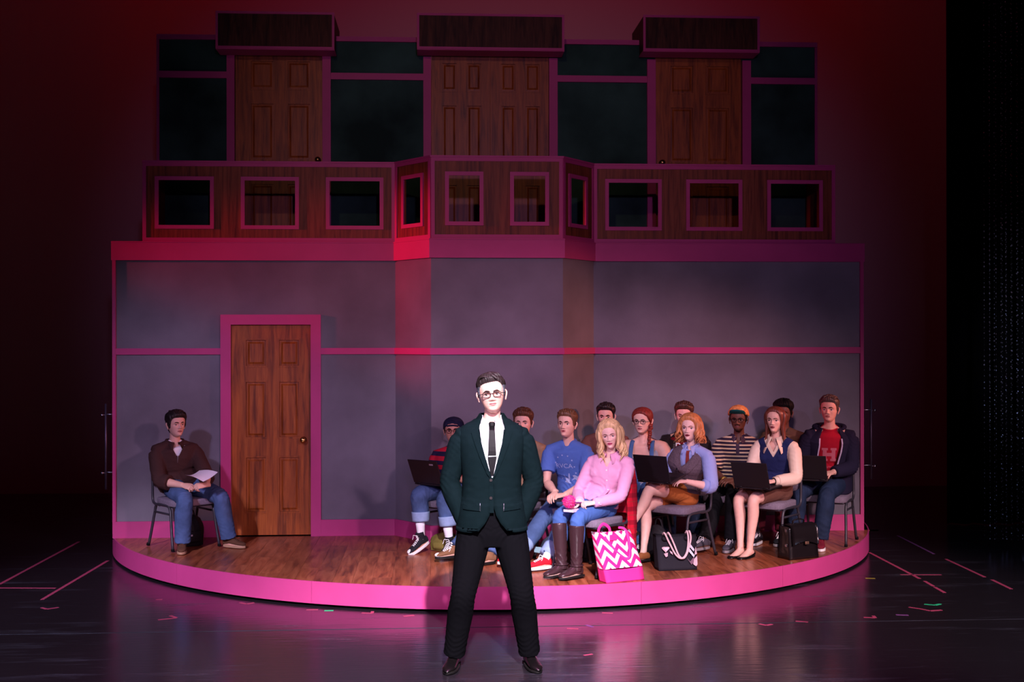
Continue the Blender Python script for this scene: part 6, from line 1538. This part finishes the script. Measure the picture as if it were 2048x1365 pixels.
strap([(-.145, .018, .345), (-.115, .008, .30), (-.040, -.012, .215), (.025, -.026, .170), (.058, -.028, .190), (.060, -.020, .26), (.058, .010, .355), (.050, .05, .395), (.02, .075, .40)], .012, .003, HP_, 'strap', t)
mkb('monogram_patch', MB().box((-.105, .0, .315), (-.04, .012, .36)), HP_, t, local=True, bevel=.004)

# black tote with rope handles
BT = M('black_canvas_tote', (36, 34, 42), .8, .15, bump=.12, bscale=160); ROPE = M('pale_rope', (222, 186, 190), .7, .2, bump=.4, bscale=120); PATCH = M('pale_patch', (206, 170, 180), .8, .1); PATCH2 = M('white_patch', (206, 204, 220), .7, .15)
t = empty('tote_bag', (1.700, -1.985, HP+.001), R(8), 'black tote bag with pale rope handles and patches, under the crossed legs', 'bag')
tote(t, .325, .345, .13, .09, .0, .285, .0, .03, BT, 'body', cap_bot=True, seed=4, amp=.006)
for sy, dx in ((-1, 0.), (-1, .035)):
    y0 = -.030; strap([(-.11+dx, .0, .285), (-.105+dx, -.035, .300), (-.070+dx, -.055, .22), (-.020+dx*.6, -.075, .125), (.03+dx*.3, -.080, .100), (.072+dx*.2, -.072, .150), (.092+dx*.6, -.050, .250), (.088+dx*.6, -.028, .31), (.085+dx*.6, .0, .292)], .0075, .0075, ROPE, 'rope_handle', t)
for k_ in (-.105, .085): mk('eyelet', *tube([(k_+.022*math.cos(q), -.034+.03*math.sin(q)*.2, .262+.020*math.sin(q)) for q in np.linspace(0, 2*np.pi, 15)], [.004]*15, 6, cap=False), M_BLACK, t, smooth=True, local=True)
def patch(poly, y, mat, name, par): P_, T_ = tri2([poly]); return mk(name, [(x, y+ (z-.14)*.09, z) for x, z in P_], T_, mat, par, local=True)
patch([(-.105+.030*math.sin(q)**3*1.1, .178+.024*(math.cos(q)-.35*math.cos(2*q))) for q in np.linspace(0, 2*np.pi, 21)[:-1]], -.066, PATCH, 'heart_patch', t)
patch([(-.100+.018*math.sin(q)**3*1.1, .178+.014*(math.cos(q)-.35*math.cos(2*q))) for q in np.linspace(0, 2*np.pi, 17)[:-1]], -.0675, PATCH2, 'heart_centre', t)
patch([(-.122, .14), (-.088, .148), (-.090, .118), (-.106, .112)], -.066, PATCH, 'patch', t); patch([(-.072, .165), (-.050, .150), (-.045, .128), (-.066, .145)], -.066, PATCH, 'patch', t)
for q in (.0, -.048): patch([(.085, .205+q), (.098, .222+q), (.140, .165+q), (.132, .150+q)], -.0665, PATCH2, 'stripe_patch', t)
patch([(.120, .075), (.160, .115), (.162, .045), (.150, .030), (.128, .045)], -.066, PATCH, 'patch', t); patch([(.07, .105), (.10, .070), (.135, .110), (.130, .060), (.11, .045)], -.0664, M('mauve_patch', (120, 92, 108), .8, .1), 'patch', t)
patch([(.138, .12), (.150, .19), (.160, .13)], -.0668, PATCH, 'patch', t)

# briefcase
BL = M('glossy_black_leather', (24, 19, 21), .26, .55, bump=.25, bscale=22)
t = empty('briefcase', (2.855, -1.515, HP+.001), R(24), 'glossy black leather briefcase with front flap, beside the chair of the woman in sweater vest', 'bag')
tote(t, .315, .295, .165, .130, .0, .275, .0, .01, BL, 'body', cap_bot=True, cap_top=True, seed=6, amp=.006)
fl = []
for (y, z) in ((.065, .283), (.0, .300), (-.062, .288), (-.082, .250), (-.090, .19), (-.092, .135)):
    for x in np.linspace(-.135, .15, 12): fl.append((x, y, z-(.018*(1-((x-.0)/.15)**2) if z < .15 else 0)*-1-(0.02*abs(x)/.15 if z < .15 else 0)))
F = [(i*12+j, i*12+j+1, (i+1)*12+j+1, (i+1)*12+j) for i in range(5) for j in range(11)]; m = len(fl); N = vnormals(fl, F); fl = np.array(fl)
E = [(i, i+1) for i in range(11)]
mk('flap', np.vstack([fl, fl+N*.006]), F+[tuple(x+m for x in f[::-1]) for f in F]+[(a, b, b+m, a+m) for a, b in E]+[(60+a, 60+a+m, 60+b+m, 60+b) for a, b in E]+[(i*12, i*12+m, i*12+12+m, i*12+12) for i in range(5)]+[(i*12+11, i*12+23, i*12+23+m, i*12+11+m) for i in range(5)], BL, t, smooth=True, local=True)
mkb('clasp', MB().box((-.008, -.108, .128), (.030, -.096, .152)), M('pale_gold_clasp', (226, 180, 150), .3, .5, .9), t, local=True, bevel=.003)
strap([(-.06, .0, .30), (-.055, -.004, .322), (.0, -.006, .333), (.055, -.004, .322), (.06, .0, .30)], .011, .005, BL, 'handle', t, side=(0, 1, 0))
for z in (.245, .12): mkb('buckle', MB().box((-.168, -.05, z-.012), (-.156, -.025, z+.012)), M_STEEL, t, local=True, bevel=.003)

# red plaid shirt hung over the blonde woman's chair back
t = empty('plaid_shirt', (1.142, -1.927, HP), R(-46), 'red plaid shirt hanging from the back of the blonde woman\'s chair', 'shirt')
PLD = plaid('red_plaid', (196, 26, 50), (100, 18, 34), (130, 60, 48))
mb = MB()
def sheet(y0, yt, z0, z1, w0, w1):
    pts = [(0, yt, z1), (0, (yt+y0)/2, (z0+z1)/2+.1), (0, y0, z0)]; mb.add(*tube(pts, [(w1, .014), ((w0+w1)/2, .014), (w0, .020)], 24, side=(1, 0, 0), sub=5, round_end=False))
sheet(.125, .075, .16, .850, .212, .212); sheet(.000, .030, .47, .850, .205, .212)
for k_ in (-1, 1): mb.add(*tube([(k_*.212, .040, .84), (k_*.222, .045, .6), (k_*.215, .050, .24)], [(.020, .065), (.020, .070), (.018, .05)], 12, side=(1, 0, 0), sub=3))
mb.add(*tube([(-.195, .065, .838), (0, .065, .852), (.195, .065, .838)], [(.035, .026)]*3, 12, side=(0, 1, 0), sub=3))
mb.add(*tube([(.175, .06, .835), (.205, .05, .74), (.212, .055, .55), (.205, .06, .34), (.20, .065, .12)], [.045, .050, .046, .044, .042], 14, sub=3)); mb.add(*tube([(-.175, .06, .835), (-.205, .08, .74), (-.205, .09, .55), (-.20, .09, .30)], [.045, .048, .042, .04], 14, sub=3))
V, F = remesh(mb, .009, 3); V = folds(V, F, .009, 12, .10, stretch=(1.6, 1.6, .35)); mk('cloth', V, F, PLD, t, smooth=True, local=True)

# soft bags on the floor under the chairs
def soft_bag(name, loc, phi, size, mat, label, seed, cat='bag', strapmat=None, pocket=True):
    t = empty(name, (*loc, HP), R(phi), label, cat); w, d, h = size; mb = MB(); mb.add(*ball((0, 0, h*.45), (w*.5, d*.5, h*.52), 20, 12)); mb.add(*[q for q in MB().box((-w*.40, -d*.36, .0), (w*.40, d*.36, h*.55)).__dict__.values()][:2])
    V, F = remesh(mb, .010, 4); V = folds(V, F, .016, seed, .16); V[:, 2] = np.maximum(V[:, 2], .001); mk('body', V, F, mat, t, smooth=True, local=True)
    if pocket: q = MB().box((-w*.28, -d*.50, h*.12), (w*.28, -d*.30, h*.50)); mk('pocket', q.V, q.F, mat, t, local=True, bevel=.02, smooth=True)
    sm_ = strapmat or mat
    strap([(-w*.2, d*.1, h*.85), (-w*.1, d*.05, h*1.08), (w*.1, d*.05, h*1.08), (w*.2, d*.1, h*.85)], .012, .004, sm_, 'strap', t, side=(0, 1, 0)); return t
DKB = M('dark_nylon', (26, 24, 30), .6, .3, bump=.1, bscale=120)
t = soft_bag('backpack', (-2.50, -.50), 38, (.27, .18, .30), DKB, 'dark backpack on the floor under the chair at left', 3)
mkb('reflective_strip', MB().box((-.09, -.105, .10), (-.03, -.1015, .115)), PATCH2, t, local=True)
soft_bag('satchel', (-.17, -.93), -30, (.30, .20, .17), M('olive_canvas', (124, 112, 58), .85, .12, var=.2), 'olive canvas satchel on the floor under the capped man\'s chair', 5, strapmat=M('brown_strap', (92, 60, 34), .6, .25))
t = soft_bag('sports_bag', (.73, -1.60), -44, (.26, .16, .24), M('slate_nylon', (62, 70, 84), .7, .2, var=.2), 'slate and pale blue sports bag under the chair of the young man in blue', 7)
mkb('pale_panel', MB().box((-.12, -.108, .085), (.11, -.100, .135)), M('pale_aqua', (150, 190, 200), .7, .2), t, local=True, bevel=.003)
soft_bag('backpack', (1.07, -1.60), -44, (.24, .15, .28), DKB, 'dark backpack behind the tall brown boots of the blonde woman', 9)
soft_bag('backpack', (1.63, -1.56), -50, (.22, .15, .32), DKB, 'dark backpack on the floor between the plaid shirt and the black tote', 11)

# pull rods on the two edges of the set
for sx, x, zs, pin, lb in ((-1, -3.385, (.66, 1.475), (1.373, .822), 'left'), (1, 4.025, (.70, 1.485), (1.38, .833), 'right')):
    t = empty('pull_rod', (x, -.01, zs[0]), 0, 'thin upright steel rod bolted to the outer %s edge of the set' % lb, 'rod')
    mk('rod', *tube([(x, -.01, zs[0]), (x, -.01, zs[1])], [.011]*2, 10, round_end=False), M('dull_steel', (96, 90, 110), .45, .5, .8), t, smooth=True)
    for z in pin:
        xe = (XL+.0 if sx < 0 else XR); mk('bracket', *tube([(x, -.01, z), (xe, -.01, z)], [.008]*2, 8), M_STEEL, t, smooth=True)
        mk('pin', *ball((x+sx*.032, -.02, z-.006), .016, 12, 8), M_STEEL, t, smooth=True); mk('pin_shank', *tube([(x, -.015, z-.006), (x+sx*.032, -.02, z-.006)], [.005]*2, 8), M_STEEL, t, smooth=True)

# tape on the stage floor
TP = {'pink': M('pink_tape', (170, 66, 98), .6, .25), 'green': M('green_tape', (40, 196, 130), .6, .25), 'yellow': M('yellow_tape', (150, 140, 50), .6, .25), 'violet': M('violet_tape', (120, 70, 130), .6, .25)}
def tape(segs, label, col='pink', w=.024):
    mb = MB()
    for i, (a, b) in enumerate(segs):
        a, b = np.array(a), np.array(b); d = nrm(b-a); n_ = np.array([-d[1], d[0]])*w/2
        mb.prism([tuple(a-n_), tuple(b-n_), tuple(b+n_), tuple(a+n_)], .0, .0013+.0004*i)
    mkb('floor_tape', mb, TP[col]).__setitem__('label', label); o = COL.objects[-1]; o['category'] = 'tape'; o['group'] = 'tape marks on the stage floor'; return o
tape([((-3.96, -1.23), (-3.93, 1.05))], 'long pink tape line leading upstage, outermost at left', w=.03)
tape([((-3.40, -1.91), (-3.34, -.12))], 'long pink tape line ending near the left corner of the platform', w=.03)
tape([((-4.6, -1.33), (-3.43, -1.44))], 'pink tape line lying crosswise at the left edge of the floor', w=.03)
tape([((-3.31, -2.22), (-3.25, -2.28)), ((-3.25, -2.28), (-3.18, -2.22))], 'pink tape chevron below the left pair of long tape lines')
tape([((-2.31, -2.72), (-2.19, -2.66)), ((-2.19, -2.66), (-2.25, -2.58))], 'pink tape arrow on the floor in front of the seated man at left')
tape([((-2.49, -1.97), (-2.44, -1.97))], 'tiny pink tape dash off the left front of the platform', w=.03)
tape([((-1.80, -2.14), (-1.74, -2.19)), ((-1.74, -2.19), (-1.69, -2.15))], 'pink tape chevron just below the platform, left of the door')
tape([((-1.25, -2.44), (-1.16, -2.44))], 'pink tape dash at the platform foot below the door', w=.03)
tape([((-1.11, -2.48), (-1.04, -2.48))], 'green tape dash at the platform foot, right of the pink dash', 'green', w=.03)
tape([((-.82, -2.58), (-.74, -2.60)), ((-.74, -2.60), (-.74, -2.53))], 'pink tape corner at the platform foot, left of the suited man')
tape([((-.50, -2.72), (-.42, -2.69))], 'pink tape tab at the platform foot nearest the suited man', w=.03)
tape([((3.95, -.16), (3.92, -1.52))], 'long pink tape line running from the right corner of the platform', w=.03)
tape([((3.92, -1.63), (3.905, -1.86)), ((3.90, -1.90), (3.89, -2.13))], 'broken pink tape line continuing the long one at right', w=.03)
tape([((4.54, -.58), (4.51, -1.49))], 'pink tape line farther right, parallel to the platform line', w=.03)
tape([((4.52, -1.61), (4.50, -2.02))], 'short pink tape line near the right edge of the floor', w=.03)
tape([((4.61, .85), (4.54, -.30))], 'violet tape line farthest upstage at right', 'violet', w=.026)
tape([((3.82, -1.33), (4.18, -1.36))], 'pink tape line crossing the long right tape line', w=.022)
tape([((3.39, -2.66), (3.45, -2.72)), ((3.45, -2.72), (3.50, -2.80)), ((3.50, -2.80), (3.60, -2.78))], 'pink zigzag tape mark at right below the green one')
tape([((3.55, -2.56), (3.62, -2.60)), ((3.62, -2.60), (3.68, -2.56))], 'green tape chevron on the floor at right', 'green')
tape([((2.92, -2.99), (3.00, -3.01)), ((3.00, -3.01), (3.01, -2.94))], 'pink tape corner right of the platform front, nearest the audience', w=.026)
tape([((2.38, -3.08), (2.46, -3.12))], 'pink tape dash in front of the briefcase side of the platform', w=.026)
tape([((2.09, -3.15), (2.13, -3.20)), ((2.13, -3.20), (2.18, -3.17))], 'pink tape chevron in front of the black tote side of the platform')
tape([((.68, -3.20), (.76, -3.22))], 'pink tape dash on the floor right of the suited man', w=.026)
tape([((.83, -3.10), (.87, -3.17))], 'violet tape dash on the floor right of the suited man', 'violet', w=.026)
tape([((1.00, -2.70), (1.08, -2.72))], 'pink tape dash at the platform foot below the zigzag tote', w=.026)
tape([((3.46, -1.47), (3.54, -1.49))], 'yellow tape dash beside the right side of the platform', 'yellow', w=.03)
tape([((.71, -3.98), (.77, -3.95))], 'small pink tape dash nearest the suited man\'s left foot', w=.02)
tape([((3.19, -2.92), (3.28, -2.94))], 'violet tape smear left of the pink zigzag mark', 'violet', w=.03)

# glittering strand curtain at the right
SEQ = M('sequin', (150, 148, 170), .3, .5, .75, var=.9, vscale=30); THREAD = M('black_thread', (14, 14, 18), .8, .1)
mb = MB(); rs = np.random.RandomState(8); Vs = []; Fs = []
octF = [(0, 2, 4), (2, 1, 4), (1, 3, 4), (3, 0, 4), (2, 0, 5), (1, 2, 5), (3, 1, 5), (0, 3, 5)]
for i in range(46):
    x = 5.20+i*.028; y = .02+rs.uniform(-.05, .05)
    mb.add([(x-.0015, y, .05), (x+.0015, y, .05), (x, y+.003, .05), (x-.0015, y, 7), (x+.0015, y, 7), (x, y+.003, 7)], [(0, 1, 4, 3), (1, 2, 5, 4), (2, 0, 3, 5)], 1)
    z = .08+rs.uniform(0, .04)
    while z < 6.2:
        q = .0055*rs.uniform(.6, 1.5); a = rs.uniform(0, 3); cx, sx_ = math.cos(a)*q, math.sin(a)*q; n0 = len(mb.V)
        mb.V += [(x+cx, y+sx_, z), (x-cx, y-sx_, z), (x-sx_, y+cx, z), (x+sx_, y-cx, z), (x, y, z+q*1.3), (x, y, z-q*1.3)]; mb.F += [tuple(k+n0 for k in f) for f in octF]; mb.I += [0]*8; z += .048*rs.uniform(.7, 1.5)
o = prop(mkb('bead_curtain', mb, [SEQ, THREAD]), 'curtain of glittering bead strands hanging at the far right', 'curtain', kind='stuff')

bpy.data.scenes.remove(TS)
